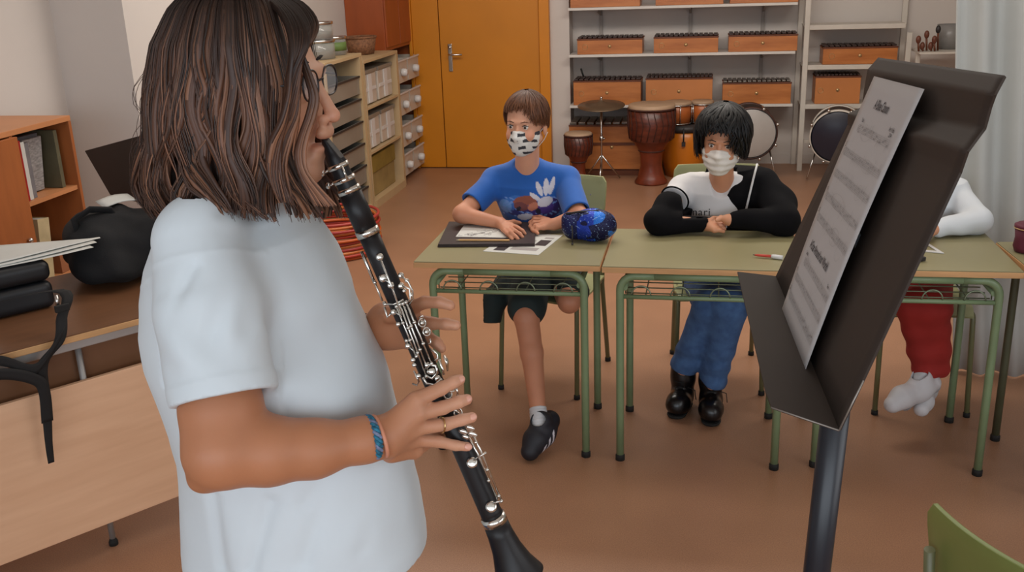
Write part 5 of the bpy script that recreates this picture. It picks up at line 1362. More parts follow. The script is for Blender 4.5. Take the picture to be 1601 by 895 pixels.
sdf_obj('jacket',S,*limb_box([kl,kr,pk,ke1,ke2,kw2],.11),.0036,m_blk,kid)
sp=[at(1184,256,3.925),at(1179,275,3.895),at(1173,300,3.875),at(1166,330,3.865)]
MB().tube([tuple(p) for p in sp],.0042,8,flat=.5,up=(0,1,0)).build('white_stripe',m_white,kid)
tx=bpy.data.curves.new('t','FONT'); tx.body='nari'; tx.size=.042; tx.extrude=.0008; tx.space_character=1.1
to=bpy.data.objects.new('t',tx); COL.objects.link(to); dg=bpy.context.evaluated_depsgraph_get(); me=bpy.data.meshes.new_from_object(to.evaluated_get(dg)); bpy.data.objects.remove(to)
me.materials.clear(); me.materials.append(m_blk); ob=bpy.data.objects.new('printed_lettering',me); COL.objects.link(ob)
pl_=at(1082,337,3.868); ob.parent=kid; ob.matrix_basis=kid.matrix_basis.inverted()@(Matrix.Translation(Vector(pl_))@Matrix.Rotation(math.radians(80),4,'X'))
m_jean2=mat('jeans_mid_blue',(74,110,158),rough=.85,var=.16,scale=26,bump=.12,bscale=260,c2=(54,84,128))
S=SDF(); S.chain([pk+[0,0,.03],pk],[.12,.125],k=.03); S.chain([khR,kkR,kaR],[.088,.070,.056],k=.025); S.chain([khL,kkL,kaL],[.088,.070,.056],k=.02)
S.plane(kaR+[.0,0,-.0],(-.35,0,-1),k=.003); S.disp(lambda P:.004*sn(P,34,5)+.003*np.sin(80*P[...,2]+3*sn(P,14,2))*np.clip((.35-P[...,2])/.1,0,1))
sdf_obj('jeans',S,*limb_box([pk,khR,khL,kkR,kaR,kaL],.12),.0045,m_jean2,kid)
m_boot=mat('boot_black_leather',(16,13,14),rough=.28,var=.1)
def boot(ank,toe,par):
    ank=np.array(ank);toe=np.array(toe); g=np.array([ank[0],ank[1],.045]); g=g+(ank-g)*0
    S=SDF(); S.chain([ank+[0,0,.05],ank,[ank[0],ank[1]+.005,.055]],[.050,.048,.042],k=.02)
    S.chain([[ank[0],ank[1]+.02,.050],toe-(toe-ank)*np.array([.25,.25,0])/1,toe],[.042,.044,.040],k=.03)
    S.plane((0,0,.012),(0,0,-1),k=.004); S.disp(lambda P:.0015*sn(P,60,3)); S.cone(ank+[0,0,.06],ank+[0,0,.12],.036,.036,k=.002,mode='s')
    o=sdf_obj('boot',S,*limb_box([ank,toe,g],.09),.0036,m_boot,par)
    S=SDF(); S.chain([[ank[0],ank[1]+.02,.02],toe-[0,0,.02]],[.044,.044],k=.01); S.plane((0,0,.014),(0,0,1),k=.001); S.plane((0,0,0),(0,0,-1),k=.001)
    sdf_obj('sole',S,*limb_box([ank,toe,g],.09),.004,m_rub,o)
    f=(toe-ank)*[1,1,0]; f/=np.linalg.norm(f); sd_=np.array([f[1],-f[0],0]); mb=MB()
    for k in range(4):
        c_=np.array([ank[0],ank[1],0])+f*(.05+.004*k)+[0,0,.135-.022*k]; mb.tube([tuple(c_-sd_*.02),tuple(c_+f*.006),tuple(c_+sd_*.02)],.0022,6)
    c_=np.array([ank[0],ank[1],.11])+sd_*-.03+f*.035; mb.tube([tuple(c_),tuple(c_-sd_*.03+[0,0,-.01]),tuple(c_-sd_*.035+[0,0,-.05])],.002,6)
    mb.build('laces',m_rub,o)
t1=atz(1058,634,.05); t2=atz(1112,645,.05)
boot((float(kaR[0])+.0,float(kaR[1])+.02,.14),t1,kid); boot((float(kaL[0]),float(kaL[1])+.02,.14),t2,kid)
# ---------------------------------------------------------------- third pupil, mostly behind the music stand
ki3=T('person','pupil in a white long sleeved top and red trousers, mostly hidden by the music stand','person',(.85,4.08,0),0)
h3=at(1432,212,3.90); R3=Rot(.05,0,.15); S=SDF(); L3=head_ops(S,h3,R3,.97)
n3=at(1430,282,3.99); s3l=at(1372,300,4.02); s3r=at(1492,302,4.02); p3=np.array([.85,4.13,.52])
S.cone(L3(0,.02,-.05),n3,.043,.048,k=.03); S.cone(s3l,s3r,.04,.04,k=.05); S.cone(n3+[0,.06,-.10],p3,.065,.08,k=.05)
a3l=atz(1372,355,.815); a3r=atz(1529,346,.818); w3l=atz(1425,362,.80); w3r=atz(1462,358,.803)
S.chain([s3l,a3l,w3l],[.036,.03,.021],k=.02); S.chain([s3r,a3r,w3r],[.036,.03,.021],k=.02)
hand_px(S,w3r,[(1451,358,.805),(1450,362,.802),(1450,366,.798),(1452,369,.794)],[[(1442,361,.805),(1436,366,.79)],[(1441,365,.80),(1436,370,.786)],[(1442,369,.797),(1437,373,.784)],[(1445,371,.792),(1441,375,.782)]],None)
hand_px(S,w3l,[(1434,362,.805),(1434,366,.802)],[[(1441,361,.82),(1446,363,.815)],[(1440,366,.815),(1445,368,.81)]],None)
h3R=np.array([.79,4.12,.5]);h3L=np.array([.92,4.12,.5]); k3R=at(1432,482,3.74); k3L=at(1455,484,3.72); f3R=at(1448,575,3.78); f3L=at(1462,576,3.82)
S.chain([h3R,k3R,f3R],[.068,.05,.035],k=.02); S.chain([h3L,k3L,f3L],[.068,.05,.035],k=.02)
sdf_obj('body',S,*limb_box([h3,a3l,a3r,f3R,p3],.13),.0042,m_skin2,ki3,colors=lambda v:np.ones((len(v),3)))
face_parts(L3,R3,ki3,.97); mask_part(L3,R3,h3,1.0,m_mask2,ki3,pleats=.026)
hair_cap(L3,R3,h3,.97,ki3,(40,27,20),[(60,42,32),(72,50,38)],260,.045,-.03,-.09,.02,9,rad=(.004,.009),wav=.15,part=.3)
S=SDF(); S.chain([s3l,n3+[0,.02,-.02],s3r],[.050,.050,.050],k=.04)
S.rings([(.93,.86,4.02,.12,.08),(.85,.86,4.02,.135,.10),(.66,.855,4.08,.13,.12),(.54,.85,4.12,.14,.12)],k=.04)
S.chain([s3l,a3l,w3l+(a3l-w3l)*.1],[.052,.046,.032],k=.02); S.chain([s3r,a3r,w3r+(a3r-w3r)*.1],[.054,.048,.033],k=.02)
S.disp(lambda P:.004*np.sin(55*(P[...,0]+.9*P[...,2])+3*sn(P,13,2))*np.clip(.5+.6*sn(P,10,7),0,1)+.0015*sn(P,40,1)); S.cone(n3+[0,0,.0],n3+[0,-.01,.05],.048,.055,k=.006,mode='s')
sdf_obj('long_sleeved_top',S,*limb_box([s3l,s3r,a3l,a3r,p3],.10),.004,mat('top_white',(214,218,222),rough=.85,var=.01),ki3)
S=SDF(); S.chain([p3+[0,0,.02],p3],[.115,.12],k=.03); S.chain([h3R,k3R,f3R],[.080,.068,.052],k=.02); S.chain([h3L,k3L,f3L],[.080,.070,.054],k=.02)
S.plane(f3R+[0,0,-.03],(-.2,0,-1),k=.003); S.disp(lambda P:.004*sn(P,30,5)+.003*np.sin(70*P[...,2]+3*sn(P,14,2)))
sdf_obj('trousers',S,*limb_box([p3,h3R,h3L,k3R,k3L,f3R],.12),.0045,mat('trousers_red',(158,38,32),rough=.85,var=.08),ki3)
m_greysole=mat('sole_grey',(150,146,146),rough=.7)
m_snw=mat('sneaker_white',(206,204,206),rough=.6,attr='tint',var=.03)
an3=at(1440,600,3.74); to3=at(1394,634,3.66)
S=SDF(); S.chain([f3R+[0,0,.02],an3],[.034,.034],k=.01); sdf_obj('sock',S,*limb_box([f3R,an3],.06),.004,m_sock,ki3)
sneaker(an3,to3,ki3,m_snw,m_greysole,stripe=False,w=1.12)
an4=f3L+[-.01,.06,-.09]; sneaker(an4,an4+[-.05,-.17,-.04],ki3,m_snw,m_white,stripe=False)
# ================================================================ MUSIC STAND
m_stand=mat('stand_brown_black',(58,48,42),rough=.6,var=.05,scale=6,spec=.2)
m_pole=mat('stand_pole_black',(26,28,36),rough=.35,var=.05)
pc_=np.array([.154,1.094,1.526]); nN=np.array([-.949,-.039,.314]); nN/=np.linalg.norm(nN)
hV=np.array([.04,-.998,.02]); hV=hV-nN*(hV@nN); hV/=np.linalg.norm(hV)      # towards the camera side
uV=np.cross(hV,nN); uV=uV if uV[2]>0 else -uV
def onp(px,py): d=_ray(px,py); return CC+d*(((pc_-nN*.004-CC)@nN)/(d@nN))
def uv(px,py): p=onp(px,py)-pc_; return p@hV,p@uV
nearL=[(1312,672),(1406,472),(1500,270),(1523,240),(1527,197),(1545,168),(1560,150),(1561,115)]
farL=[(1213,432),(1268,315),(1325,195),(1333,180),(1340,165),(1350,138),(1360,110),(1367,88)]
st=T('music_stand','dark brown music stand with a creased desk plate, facing the girl','music stand',(.153,1.12,0))
vs=[0,.11,.222,.240,.262,.280,.294,.305]; offs=[0,0,0,-.0085,.006,-.001,-.005,.006]
P=[]; NV=22
bl=uv(1213,432);br=uv(1312,672);tl=uv(1367,88);tr=uv(1561,115)
rowsN=[uv(*q) for q in nearL]; rowsF=[uv(*q) for q in farL]
UU=np.linspace(0,1,len(nearL))
fine=np.linspace(0,1,36)
offn=np.array([0,0,0,-.006,.006,.001,-.003,.005])
for t_ in fine:
    n_=np.array([np.interp(t_,UU,[r[i] for r in rowsN]) for i in (0,1)]); f_=np.array([np.interp(t_,UU,[r[i] for r in rowsF]) for i in (0,1)]); of=np.interp(t_,UU,offn)
    P.append([pc_-nN*.004+hV*(f_[0]+(n_[0]-f_[0])*j/NV)+uV*(f_[1]+(n_[1]-f_[1])*j/NV)-nN*of for j in range(NV+1)])
pm=MB().sheet(P,.0022).build('desk_plate',m_stand,st)
BLp,BRp=P[0][0],P[0][-1]; Dt=np.array([-.985,0,.17])
def trayp(px,py,B):
    return None
tn=np.cross(BRp-BLp,Dt); tn/=np.linalg.norm(tn)
def ontray(px,py): d=_ray(px,py); return CC+d*(((BLp-CC)@tn)/(d@tn))
o1=ontray(1153,425); o2=ontray(1197,612); o3=ontray(1206,636)
MB().prism([tuple(BLp),tuple(BRp),tuple(o3),tuple(o2),tuple(o1)],tuple(-np.abs(tn)*np.array([0,0,1])*.0022+np.array([0,0,-.0002]))).build('ledge',m_stand,st)
m_edge=mat('worn_edge_silver',(150,142,134),rough=.4,metal=.6)
MB().tube([tuple(o3-[0,0,.001]),tuple(o3*.6+BRp*.4-[0,0,.001]),tuple(BRp-[0,0,.001])],.0009,5).tube([tuple(BRp-[0,0,.001]),tuple(P[2][-1]-nN*.001)],.0009,5).build('worn_edge',m_edge,st)
ptop=at(1322,520,1.11); p1=at(1301,690,1.11); p2=at(1277,895,1.11); dpo=(p2-p1)/np.linalg.norm(p2-p1)
p0=p1-dpo*.16
kf=(.10-p1[2])/dpo[2]; pb_=p1+dpo*kf
MB().tube([tuple(p0),tuple(p1+dpo*.55)],.0165,20).build('inner_pole',m_pole,st)
MB().tube([tuple(p1+dpo*.36),tuple(pb_)],.0200,20).build('outer_pole',m_pole,st)
MB().lathe([(.0205,-.03),(.026,-.025),(.026,.02),(.0205,.03)],tuple(p1+dpo*.36),tuple(dpo),20).build('collar',m_rub,st)
MB().box(tuple(pc_-nN*.02-uV*.03),(.02,.10,.06),R=Matrix.Rotation(0,3,'Z')).build('bracket',m_pole,st)
MB().tube([tuple(p0),tuple(pc_-nN*.022-uV*.03)],.010,12).build('tilt_joint',m_pole,st)
for k in range(3):
    a=.5+2*PI*k/3; e=np.array([pb_[0]+.30*math.cos(a),pb_[1]+.30*math.sin(a),.012])
    lg=MB().tube([tuple(pb_+[0,0,.12]),tuple((pb_+e)/2+[0,0,.06]),tuple(e)],.010,10).build('leg',m_pole,st)
    MB().sphere(tuple(e),(.016,.016,.012),10,8).build('rubber_foot',m_rub,lg)
# sheet of music
m_sheet=mat('sheet_paper',(186,180,178),rough=.85,var=.01)
m_ink=mat('ink_dark',(70,64,66),rough=.9); m_ink2=mat('ink_grey',(158,152,150),rough=.9,var=.0); m_ink3=mat('ink_staff',(168,162,160),rough=.9,var=.0)
pa=uv(1379,123);pb2=uv(1460,144);pcn=uv(1272,585);pd_=uv(1233,490)
def PP(s,t,o=.0):   # s across 0..1 (far to near), t down 0..1
    f_=np.array(pa)*(1-t)+np.array(pd_)*t; n_=np.array(pb2)*(1-t)+np.array(pcn)*t; q=f_*(1-s)+n_*s
    bow=.004*math.sin(PI*max(0,min(1,t)))+.006*max(0,.2-t)/.2*0
    return pc_+hV*q[0]+uV*q[1]+nN*(.0055+bow+o)
P=[[PP(j/12,i/20) for j in range(13)] for i in range(21)]
shp=T('sheet_music','sheet of printed music with two titled pieces on the brown music stand','sheet music',tuple(PP(.5,.5)))
MB().sheet([[PP(j/12,i/20) for j in range(13)] for i in range(21)],-.0004).build('paper',m_sheet,shp)
def quad(mb,s0,t0,s1,t1,o=.0008): mb.add([PP(s0,t0,o),PP(s1,t0,o),PP(s1,t1,o),PP(s0,t1,o)],[(0,1,2,3),(3,2,1,0)][:1])
rs=random.Random(4); st_=MB(); nt_=MB()
sysT=[.185,.285,.375,.470,.560,.735,.815,.895]
for q,t0 in enumerate(sysT):
    s0=.16 if q in (0,5) else .07; s1=.93 if q not in (0,) else .86
    for k in range(5): 
        tt=t0+k*.0062; n_=6
        for j in range(n_): quad(st_,s0+(s1-s0)*j/n_,tt,s0+(s1-s0)*(j+1)/n_,tt+.0012)
    quad(nt_,s0-.008,t0,s0-.002,t0+.026)
    # clef
    for k in range(10):
        a=k/10*2*PI; cs,ct=s0+.03+.010*math.cos(a),t0+.012+.014*math.sin(a); quad(nt_,cs,ct,cs+.006,ct+.004)
    s=s0+.08
    while s<s1-.03:
        tt=t0+rs.choice([0,.003,.006,.009,.012,.016,.019]); 
        for dx,dz in ((0,0),(.002,-.0012),(.002,.0012)): quad(nt_,s+dx,tt+dz,s+.014-dx,tt+.005+dz*.3)
        up=rs.random()<.6
        quad(nt_,s+(.012 if up else 0),tt-(.022 if up else -.004),s+(.0145 if up else .0025),tt+(.002 if up else .026))
        s+=rs.uniform(.032,.058)
    for b in range(1,5):
        sb=s0+(s1-s0)*b/4.0; quad(nt_,sb-.003,t0,sb,t0+.026)
for (c_s,c_t,rs_,rt) in ((.66,.30,.12,.022),(.72,.39,.06,.026),(.6,.575,.10,.03),(.80,.60,.06,.028),(.40,.47,.16,.026),(.24,.745,.05,.020),(.38,.21,.10,.022)):
    for k in range(40):
        a=k/40*2*PI; b=(k+1)/40*2*PI
        p=[PP(c_s+rs_*math.cos(a)*f,c_t+rt*math.sin(a)*f,.0009) for f in (1,1.03)]+[PP(c_s+rs_*math.cos(b)*f,c_t+rt*math.sin(b)*f,.0009) for f in (1.03,1)]
        nt_.add(p,[(0,1,2,3)])
st_.build('staff_lines',m_ink3,shp); nt_.build('notes',m_ink2,shp)
def text_on(body,s,t,size,m,name,par,bold=0,sq=1):
    cu_=bpy.data.curves.new('t','FONT'); cu_.body=body; cu_.size=1; cu_.resolution_u=2; cu_.offset=bold
    to=bpy.data.objects.new('t',cu_); COL.objects.link(to); dg=bpy.context.evaluated_depsgraph_get(); me=bpy.data.meshes.new_from_object(to.evaluated_get(dg)); bpy.data.objects.remove(to)
    iv=np.array(par.matrix_basis.inverted())
    wS=np.linalg.norm(PP(1,.5)-PP(0,.5)); wT=np.linalg.norm(PP(.5,1)-PP(.5,0))
    for v in me.vertices:
        p=PP(s+v.co.x*size*sq/wS,t-v.co.y*size/wT,.001); p=iv[:3,:3]@p+iv[:3,3]; v.co=p
    me.materials.clear(); me.materials.append(m); o=bpy.data.objects.new(name,me); COL.objects.link(o); o.parent=par; return o
text_on('A Blue Canon',.30,.112,.0155,m_ink,'title_lettering',shp,bold=.02,sq=.72)
text_on('A Star Around our World',.16,.690,.0150,m_ink,'title_lettering',shp,bold=.02,sq=.72)
for b_,s,t_,z_ in (('Trad.',.17,.172,.006),('Arr. Vols',.76,.160,.007),('2014',.80,.178,.006),('5',.05,.282,.008),('9',.05,.468,.008),('13',.04,.556,.008),('Lento',.14,.722,.006),('Fine',.84,.722,.006),('17',.04,.812,.008),('21',.04,.892,.008)):
    text_on(b_,s,t_,z_,m_ink,'small_lettering',shp,bold=.015,sq=.8)
# ================================================================ THINGS ON THE DESKS
zt=.769
# dark folder with a drawing, pencil on it
m_fold=mat('folder_dark_brown',(42,28,28),rough=.5,var=.05)
fc=[atz(684,387,zt),atz(838,386,zt),atz(842,362,zt),atz(703,350,zt)]
fp=T('folder','dark brown folder under the arms of the boy in blue','folder',tuple((fc[0]+fc[2])/2))
FL,FR=atz(684,387,zt),atz(836,386,zt); BL_,BR_=atz(701,351,zt),atz(838,352,zt)
def slab(name,corners,z0,z1,m,par=None,bev=.001):
    return MB().prism([(float(c[0]),float(c[1]),z0) for c in corners],(0,0,z1-z0)).build(name,m,par,bevel=bev)
slab('back_cover',[FL,FR,BR_,BL_],.7695,.7745,m_fold,fp); slab('front_cover',[FL+[.002,.002,0],FR+[-.002,.002,0],BR_,BL_+[.003,0,0]],.7748,.7815,m_fold,fp)
def lerp(a,b,t): return np.array(a)*(1-t)+np.array(b)*t
def quadpt(c,s,t): return lerp(lerp(c[0],c[1],s),lerp(c[3],c[2],s),t)
cc_=[FL,FR,BR_,BL_]
dr_=[quadpt(cc_,.16,.30),quadpt(cc_,.78,.24),quadpt(cc_,.80,.86),quadpt(cc_,.20,.80)]
dw=T('drawing','white sheet with a pencil drawing lying on the dark brown folder','drawing',tuple(quadpt(dr_,.5,.5)*[1,1,0]+[0,0,.782]))
slab('paper',dr_,.782,.7828,m_wht,dw,0)
sk=MB(); r_=random.Random(2)
for k in range(16):
    s0,t0=r_.uniform(.1,.8),r_.uniform(.1,.8); pts=[]
    for i in range(7):
        q=quadpt(dr_,min(.96,max(.04,s0+.05*i*math.cos(k)+.04*math.sin(i+k))),min(.95,max(.05,t0+.06*math.sin(i*1.3+k)))); pts.append((q[0],q[1],.7832))
    sk.tube(pts,.0008,4)
sk.build('pencil_lines',m_ink2,dw)
pz0=quadpt(cc_,.22,.12);pz1=quadpt(cc_,.74,.10)
pn=T('pencil','natural wood coloured pencil on the front edge of the dark folder','pencil',(float(pz0[0]),float(pz0[1]),.784))
MB().tube([(pz0[0],pz0[1],.7858),(pz1[0],pz1[1],.7858)],.0038,6,smooth=False).build('shaft',mat('pencil_wood',(214,168,110),rough=.5),pn)
dd_=(pz0-pz1)/np.linalg.norm(pz0-pz1); MB().tube([(pz0[0],pz0[1],.7858),tuple(np.array([pz0[0],pz0[1],.7858])+dd_*.014*[1,1,0])],[.0036,.0006],8).build('tip',m_beige,pn)
# printed sheet in a plastic sleeve
ps=[atz(755,393,zt),atz(842,399,zt),atz(880,368,zt),atz(800,364,zt)]
t=T('printed_page','white printed page with dark pictures, lying partly under the brown folder','paper',tuple(quadpt(ps,.5,.5)))
slab('paper',ps,.7684,.7694,m_wht,t,0)
for (s0,s1,t0,t1,mm) in ((.14,.34,.08,.30,m_fold),(.40,.88,.16,.30,m_ink2),(.72,.93,.42,.70,m_fold),(.36,.70,.40,.52,m_ink2),(.38,.66,.58,.66,m_ink2),(.75,.92,.76,.84,m_ink2)):
    slab('picture' if mm is m_fold else 'text_block',[quadpt(ps,s0,t0),quadpt(ps,s1,t0),quadpt(ps,s1,t1),quadpt(ps,s0,t1)],.7694,.76965,mm,t,0)
# blue sequin pencil case
m_seq=mat('sequin_blue',(255,255,255),rough=.25,metal=.45,var=.02,attr='tint',bump=.5,bscale=220)
pcs=atz(914,382,zt); pcx=float(pcs[0]); pcy=float(pcs[1])+.055
t=T('pencil_case','sparkling blue sequin pencil case standing on the desk of the boy in blue','pencil case',(pcx,pcy,zt))
S=SDF(); S.ell((pcx+.012,pcy,zt+.058),(.096,.052,.058),k=.02); S.ell((pcx+.040,pcy-.004,zt+.062),(.070,.054,.058),k=.03); S.cone((pcx-.055,pcy,zt+.035),(pcx-.07,pcy,zt+.085),.028,.022,k=.03); S.plane((0,0,zt+.0015),(0,0,-1),k=.01)
S.disp(lambda P:.003*sn(P,60,3)+.0012*np.sin(P[...,0]*700)*np.sin(P[...,2]*700+P[...,1]*400))
def seqc(v):
    n=sn(v,38,4)+.5*sn(v,90,8); x=v[:,0]-pcx; c=np.tile(np.array(lin((30,60,170))),(len(v),1)); 
    c[(n<-.15)]=lin((18,22,66)); c[(x>.035)&(n>-.2)]=lin((34,110,205)); c[(x<-.03)]=lin((26,34,88))
    sp=np.sin(v[:,0]*310+7*np.sin(v[:,2]*90))*np.sin(v[:,2]*330+5*np.sin(v[:,1]*100)); c[sp>.93]=lin((170,205,250)); return c
sdf_obj('pouch',S,(pcx-.13,pcy-.09,zt-.01),(pcx+.14,pcy+.09,zt+.14),.0024,m_seq,t,colors=seqc)
MB().tube([(pcx-.075,pcy-.01,zt+.105),(pcx-.02,pcy-.02,zt+.118),(pcx+.05,pcy-.02,zt+.122)],.004,8).build('zip',m_dk,t)
zp=(pcx-.045,pcy-.052,zt+.05); MB().tube([(zp[0]-.003,zp[1]-.003,zp[2]+.022),(zp[0],zp[1]-.006,zp[2]),(zp[0]+.001,zp[1]-.022,zt+.006)],.0028,8).sphere((zp[0]+.001,zp[1]-.024,zt+.006),.005,8,6).build('zip_pull',m_dk,t)
# red pen with white end
a=atz(1180,399,.777);b=atz(1206,401,.777);c=atz(1224,403,.777)
t=T('marker_pen','red pen with a white cap lying on the desk of the pupil in black','pen',(float(b[0]),float(b[1]),.769))
MB().tube([tuple(a),tuple(lerp(a,b,.2)),tuple(b)],[.0022,.0045,.0048],10).build('barrel',mat('pen_red',(200,62,44),rough=.4),t)
MB().tube([tuple(lerp(a,b,-.12)),tuple(a)],[.0008,.002],8).build('tip',m_dk,t)
MB().tube([tuple(b),tuple(lerp(b,c,.15)),tuple(c)],[.006,.0078,.0078],12).build('cap',m_white,t)
# set square and small dark sharpener on desk 3
a=atz(1432,393,zt);b=atz(1476,397,zt);c=atz(1446,378,zt)
t=T('set_square','white triangular set square beside the white sleeve','set square',tuple(lerp(a,b,.5)))
def tri(f): g=(a+b+c)/3; return [g+(q-g)*f for q in (a,b,c)]
for k in range(3):
    A0=tri(1)[k];A1=tri(1)[(k+1)%3];B0=tri(.55)[k];B1=tri(.55)[(k+1)%3]
    if k==0: mbq=MB()
    mbq.prism([(float(q[0]),float(q[1]),zt+.0002) for q in (A0,A1,B1,B0)],(0,0,.0022))
mbq.build('plate',m_white,t)
a=atz(1440,405,zt+.008)
tag(MB().box((float(a[0]),float(a[1]),zt+.008),(.030,.016,.014),.5).build('sharpener',m_dk,bevel=.002),'tiny dark sharpener in front of the set square','sharpener')
# maroon pencil case right edge
m_mar2=mat('case_maroon',(96,26,48),rough=.6,var=.1)
q=atz(1600,397,zt); mx_,my_=float(q[0])+.02,float(q[1])+.03
t=T('pencil_case','round maroon pencil case on the desk at the right edge','pencil case',(mx_,my_,zt))
MB().lathe([(0,.002),(.042,.002),(.048,.02),(.044,.05),(.048,.085),(0,.085)],(mx_,my_,zt),n=28).build('body',m_mar2,t)
MB().lathe([(0,.104),(.040,.102),(.050,.097),(.050,.086),(0,.0855)],(mx_,my_,zt),n=28).build('lid',m_mar2,t)
MB().torus((mx_,my_,zt+.086),.0495,.002).build('zip',m_brass,t)
# ================================================================ THINGS ON THE LEFT TABLE
m_bag=mat('bag_black',(14,14,17),rough=.9,var=.2,scale=10,bump=.15,bscale=200); m_case=mat('case_black_vinyl',(20,22,26),rough=.45,var=.1)
TZ=.772
def hull(S,lo,hi,h,name,m,par): return sdf_obj(name,S,lo,hi,h,m,par)
# black instrument case at the left edge
ca=atz(88,452,TZ); 
t=T('instrument_case','black instrument case lying near the left edge of the table, papers on top','case',LT(-.02,.46,TZ),la)
Rl=np.array(Matrix.Rotation(la,3,'Z'))
c0_=np.array(LT(-.05,.45,0)); 
S=SDF(); S.box((c0_[0],c0_[1],TZ+.047),(.32,.14,.045),rad=.022,R=Rl); hull(S,c0_-[.45,.45,-.7],c0_+[.45,.45,1.0],.006,'lower_shell',m_case,t)
S=SDF(); S.box((c0_[0],c0_[1],TZ+.128),(.322,.142,.034),rad=.024,R=Rl); hull(S,c0_-[.45,.45,-.7],c0_+[.45,.45,1.1],.006,'lid',m_case,t)
lp=c0_+Rl@np.array([.321,.0,0])
for yy in (-.08,.08):
    q=c0_+Rl@np.array([.12*np.sign(yy),-.146,0]); MB().box((q[0],q[1],TZ+.096),(.035,.008,.03),la).build('latch',m_chrome,t,bevel=.002)
# white papers on it
pp=[(-.62,.16),(-.28,.135),(-.02,.20),(.11,.33),(-.06,.36),(-.30,.34),(-.60,.40)]
t=T('loose_papers','white sheets of music lying open on the black case at the left edge','papers',LT(-.1,.5,.94),la)
for k in range(3):
    P=[]
    for i in range(12):
        row=[]
        for j in range(9):
            s=-.36+.055*k+.62*i/11*(1-.05*k)+.16*max(0,(i-7)/4); w0,w1=.335+.015*k+.02*math.sin(i*.5+k),.66-.01*k-.24*max(0,(i-7)/4)
            tt=w0+(w1-w0)*j/8; z=.9355+.0035*k+.006*math.sin(i*.55+k*.6)*(.5+.5*math.sin(j*.5))+.012*max(0,(i-8)/3)**2*0
            row.append(LT(s,tt,z+.006))
        P.append(row)
    MB().sheet(P,.0008).build('sheet',m_wht,t)
# big black bag behind
q=np.array(LT(.58,.50,0))
t=T('black_bag','big soft black bag heaped on the far half of the table','bag',(q[0],q[1],TZ),la)
S=SDF()
for (s,tt,z,a_,b_,c_) in ((.60,.50,.10,.20,.17,.10),(.72,.46,.10,.16,.18,.11),(.50,.53,.12,.11,.13,.11),(.60,.55,.16,.17,.11,.075),(.50,.42,.06,.12,.12,.06)):
    p=LT(s,tt,TZ+z); S.ell(p,(a_,b_,c_),k=.05,R=Rl)
S.plane((0,0,TZ+.002),(0,0,-1),k=.02); S.disp(lambda P:.018*sn(P,20,2)+.010*sn(P,44,5))
hull(S,q-[.65,.6,-.75],q+[.65,.6,1.15],.007,'body',m_bag,t)
hp_=[LT(.44,.50,TZ+.16),LT(.43,.50,TZ+.23),LT(.49,.51,TZ+.255),LT(.56,.52,TZ+.24),LT(.58,.52,TZ+.19)]
MB().tube(hp_,.018,10,flat=.5).build('handle',m_bag,t)
# papers poking out of bag
P=[[LT(.56+.12*i/5,.56+.08*j/4,TZ+.238+.012*math.sin(i*.5)+.012*j/4) for j in range(5)] for i in range(6)]
o=MB().sheet(P,.002).build('paper',m_wht); tag(o,'folded white paper tucked on top of the big black bag','paper')
# grey brown open lid / plate behind the bag
P0=[at(132,236,3.6),at(207,215,3.45),at(330,215,3.30),at(330,350,3.30),at(172,305,3.55)]
t=T('leaning_board','dark grey brown board leaning behind the bags on the table','board',tuple(P0[0]*[1,1,0]+[0,0,TZ]))
g=np.array(P0); nrm=np.cross(g[2]-g[0],g[4]-g[0]); nrm/=np.linalg.norm(nrm)
base=g[0]; flat_=[p-nrm*((p-base)@nrm) for p in g]
MB().prism([tuple(p) for p in flat_],tuple(nrm*.012)).build('board',m_stand,t,bevel=.002)
bt=flat_[3]; MB().tube([tuple((flat_[3]+flat_[4])/2+[.0,.02,.02]),tuple(((flat_[3]+flat_[4])/2)*[1,1,0]+[0.0,.02,.785])],.012,10).tube([tuple(((flat_[3]+flat_[4])/2)*[1,1,0]+[-.09,.02,.785]),tuple(((flat_[3]+flat_[4])/2)*[1,1,0]+[.09,.02,.785])],.012,10).build('support',m_pole,t)
# strap hanging over the table edge
m_strap=mat('strap_black',(22,20,20),rough=.8)
def ribbon(name,pts,w,m,par,wdir):
    k=len(pts); P=[]
    pts=[np.array(p,float) for p in pts]; fine=[]
    for i in range(k-1):
        for j in range(6):
            u=j/6; p0=pts[max(i-1,0)];p1=pts[i];p2=pts[i+1];p3=pts[min(i+2,k-1)]
            fine.append(.5*((2*p1)+(-p0+p2)*u+(2*p0-5*p1+4*p2-p3)*u*u+(-p0+3*p1-3*p2+p3)*u**3))
    fine.append(pts[-1]); n=len(fine)
    for i,p in enumerate(fine):
        wd=np.array(wdir[0])*(1-i/(n-1))+np.array(wdir[1])*(i/(n-1)); wd/=np.linalg.norm(wd); ww=w if not hasattr(w,'__len__') else np.interp(i/(n-1),np.linspace(0,1,len(w)),w)
        P.append([p+wd*ww*(j/3-.5) for j in range(4)])
    return MB().sheet(P,.002).build(name,m,par)
def tp(px,py,tt):  # point over the vertical plane at distance tt in front of the table front
    nn=np.array([nv[0],nv[1],0]); b0=np.array(LT(0,-tt,0)); d=_ray(px,py); return CC+d*(((b0-CC)@nn)/(d@nn))
t=T('shoulder_strap','black webbing strap with a clip hanging over the front of the table','strap',tuple(tp(95,520,.02)*[1,1,0]+[0,0,.5]))
dl=np.array([dv[0],dv[1],0])
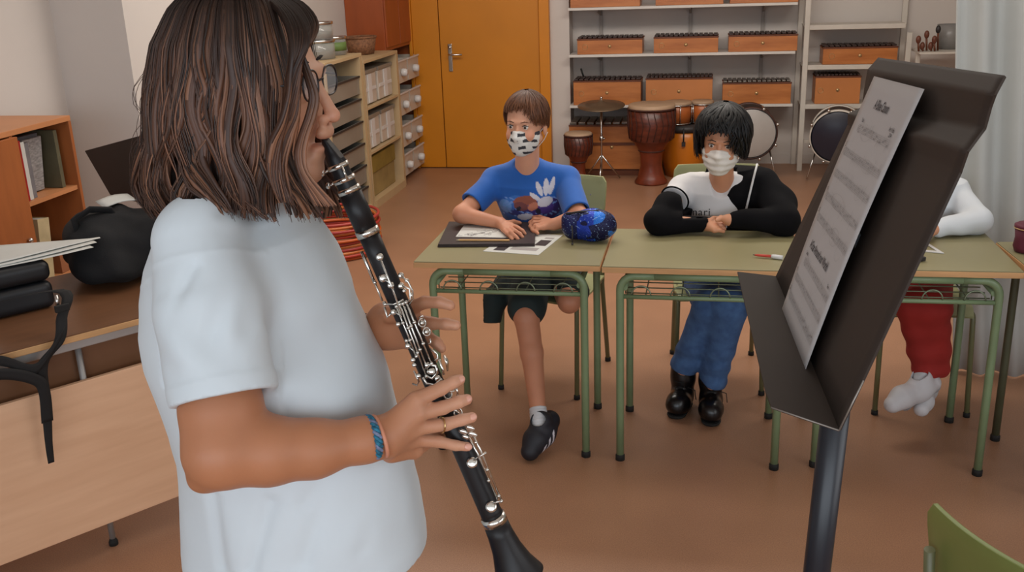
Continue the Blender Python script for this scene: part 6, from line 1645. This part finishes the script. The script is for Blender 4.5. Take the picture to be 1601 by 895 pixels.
ribbon('webbing',[LT(-.10,.20,.86),tp(90,455,-.06),tp(96,500,-.0),tp(92,535,.025),tp(66,572,.03),tp(72,630,.03),tp(76,690,.03),tp(80,724,.03)],[.03,.034,.034,.034,.034,.030,.022,.018],m_strap,t,(dl,dl))
ribbon('webbing',[tp(-30,560,.035),tp(10,566,.035),tp(50,578,.04),tp(72,560,.04),tp(98,520,.035)],.032,m_strap,t,((0,0,1),(.2,.3,.8)))
ribbon('webbing',[tp(-30,590,.045),tp(10,585,.045),tp(50,592,.045),tp(68,608,.045),tp(74,660,.04)],.034,m_strap,t,((0,0,1),dl))
MB().box(tuple(tp(97,482,.0)),(.042,.012,.022),la).build('buckle',m_rub,t,bevel=.003)
MB().tube([tuple(tp(88,462,-.02)),tuple(tp(90,478,-.01))],.006,8).build('clip',m_chrome,t)
# ================================================================ LIGHT
w=bpy.data.worlds.new('sky'); sc.world=w; w.use_nodes=True
bg=w.node_tree.nodes['Background']; bg.inputs[0].default_value=(.80,.90,1.0,1); bg.inputs[1].default_value=1.0
def area(name,loc,rot,sx,sy,e,c):
    l=bpy.data.lights.new(name,'AREA'); l.shape='RECTANGLE'; l.size=sx; l.size_y=sy; l.energy=e; l.color=c
    o=bpy.data.objects.new(name,l); COL.objects.link(o); o.location=loc; o.rotation_euler=rot; return o
area('window_daylight',(0,-2.58,1.8),(math.radians(84),0,0),5.8,1.8,88,(.84,.92,1))
area('window_daylight',(3.25,1.6,1.75),(math.radians(84),0,math.radians(80)),4.6,1.8,62,(.90,.95,1))
area('ceiling_fill',(-.4,3.6,3.05),(0,0,0),3.6,1.2,34,(1,.94,.86))  # added overhead fill light, no fixture modelled
area('ceiling_fill',(-.2,5.6,3.05),(math.radians(14),0,0),4.2,1.2,150,(1,.94,.86))  # added fill, tilted to brighten the back wall and shelves
vs=sc.view_settings; vs.view_transform='Standard'; vs.look='None'; vs.gamma=1; vs.exposure=0.0; vs.use_curve_mapping=False
sc.cycles.use_denoising=True
try: sc.cycles.denoiser='OPENIMAGEDENOISE'
except Exception: pass
sc.cycles.max_bounces=6; sc.cycles.sample_clamp_indirect=4; sc.cycles.caustics_reflective=False; sc.cycles.caustics_refractive=False
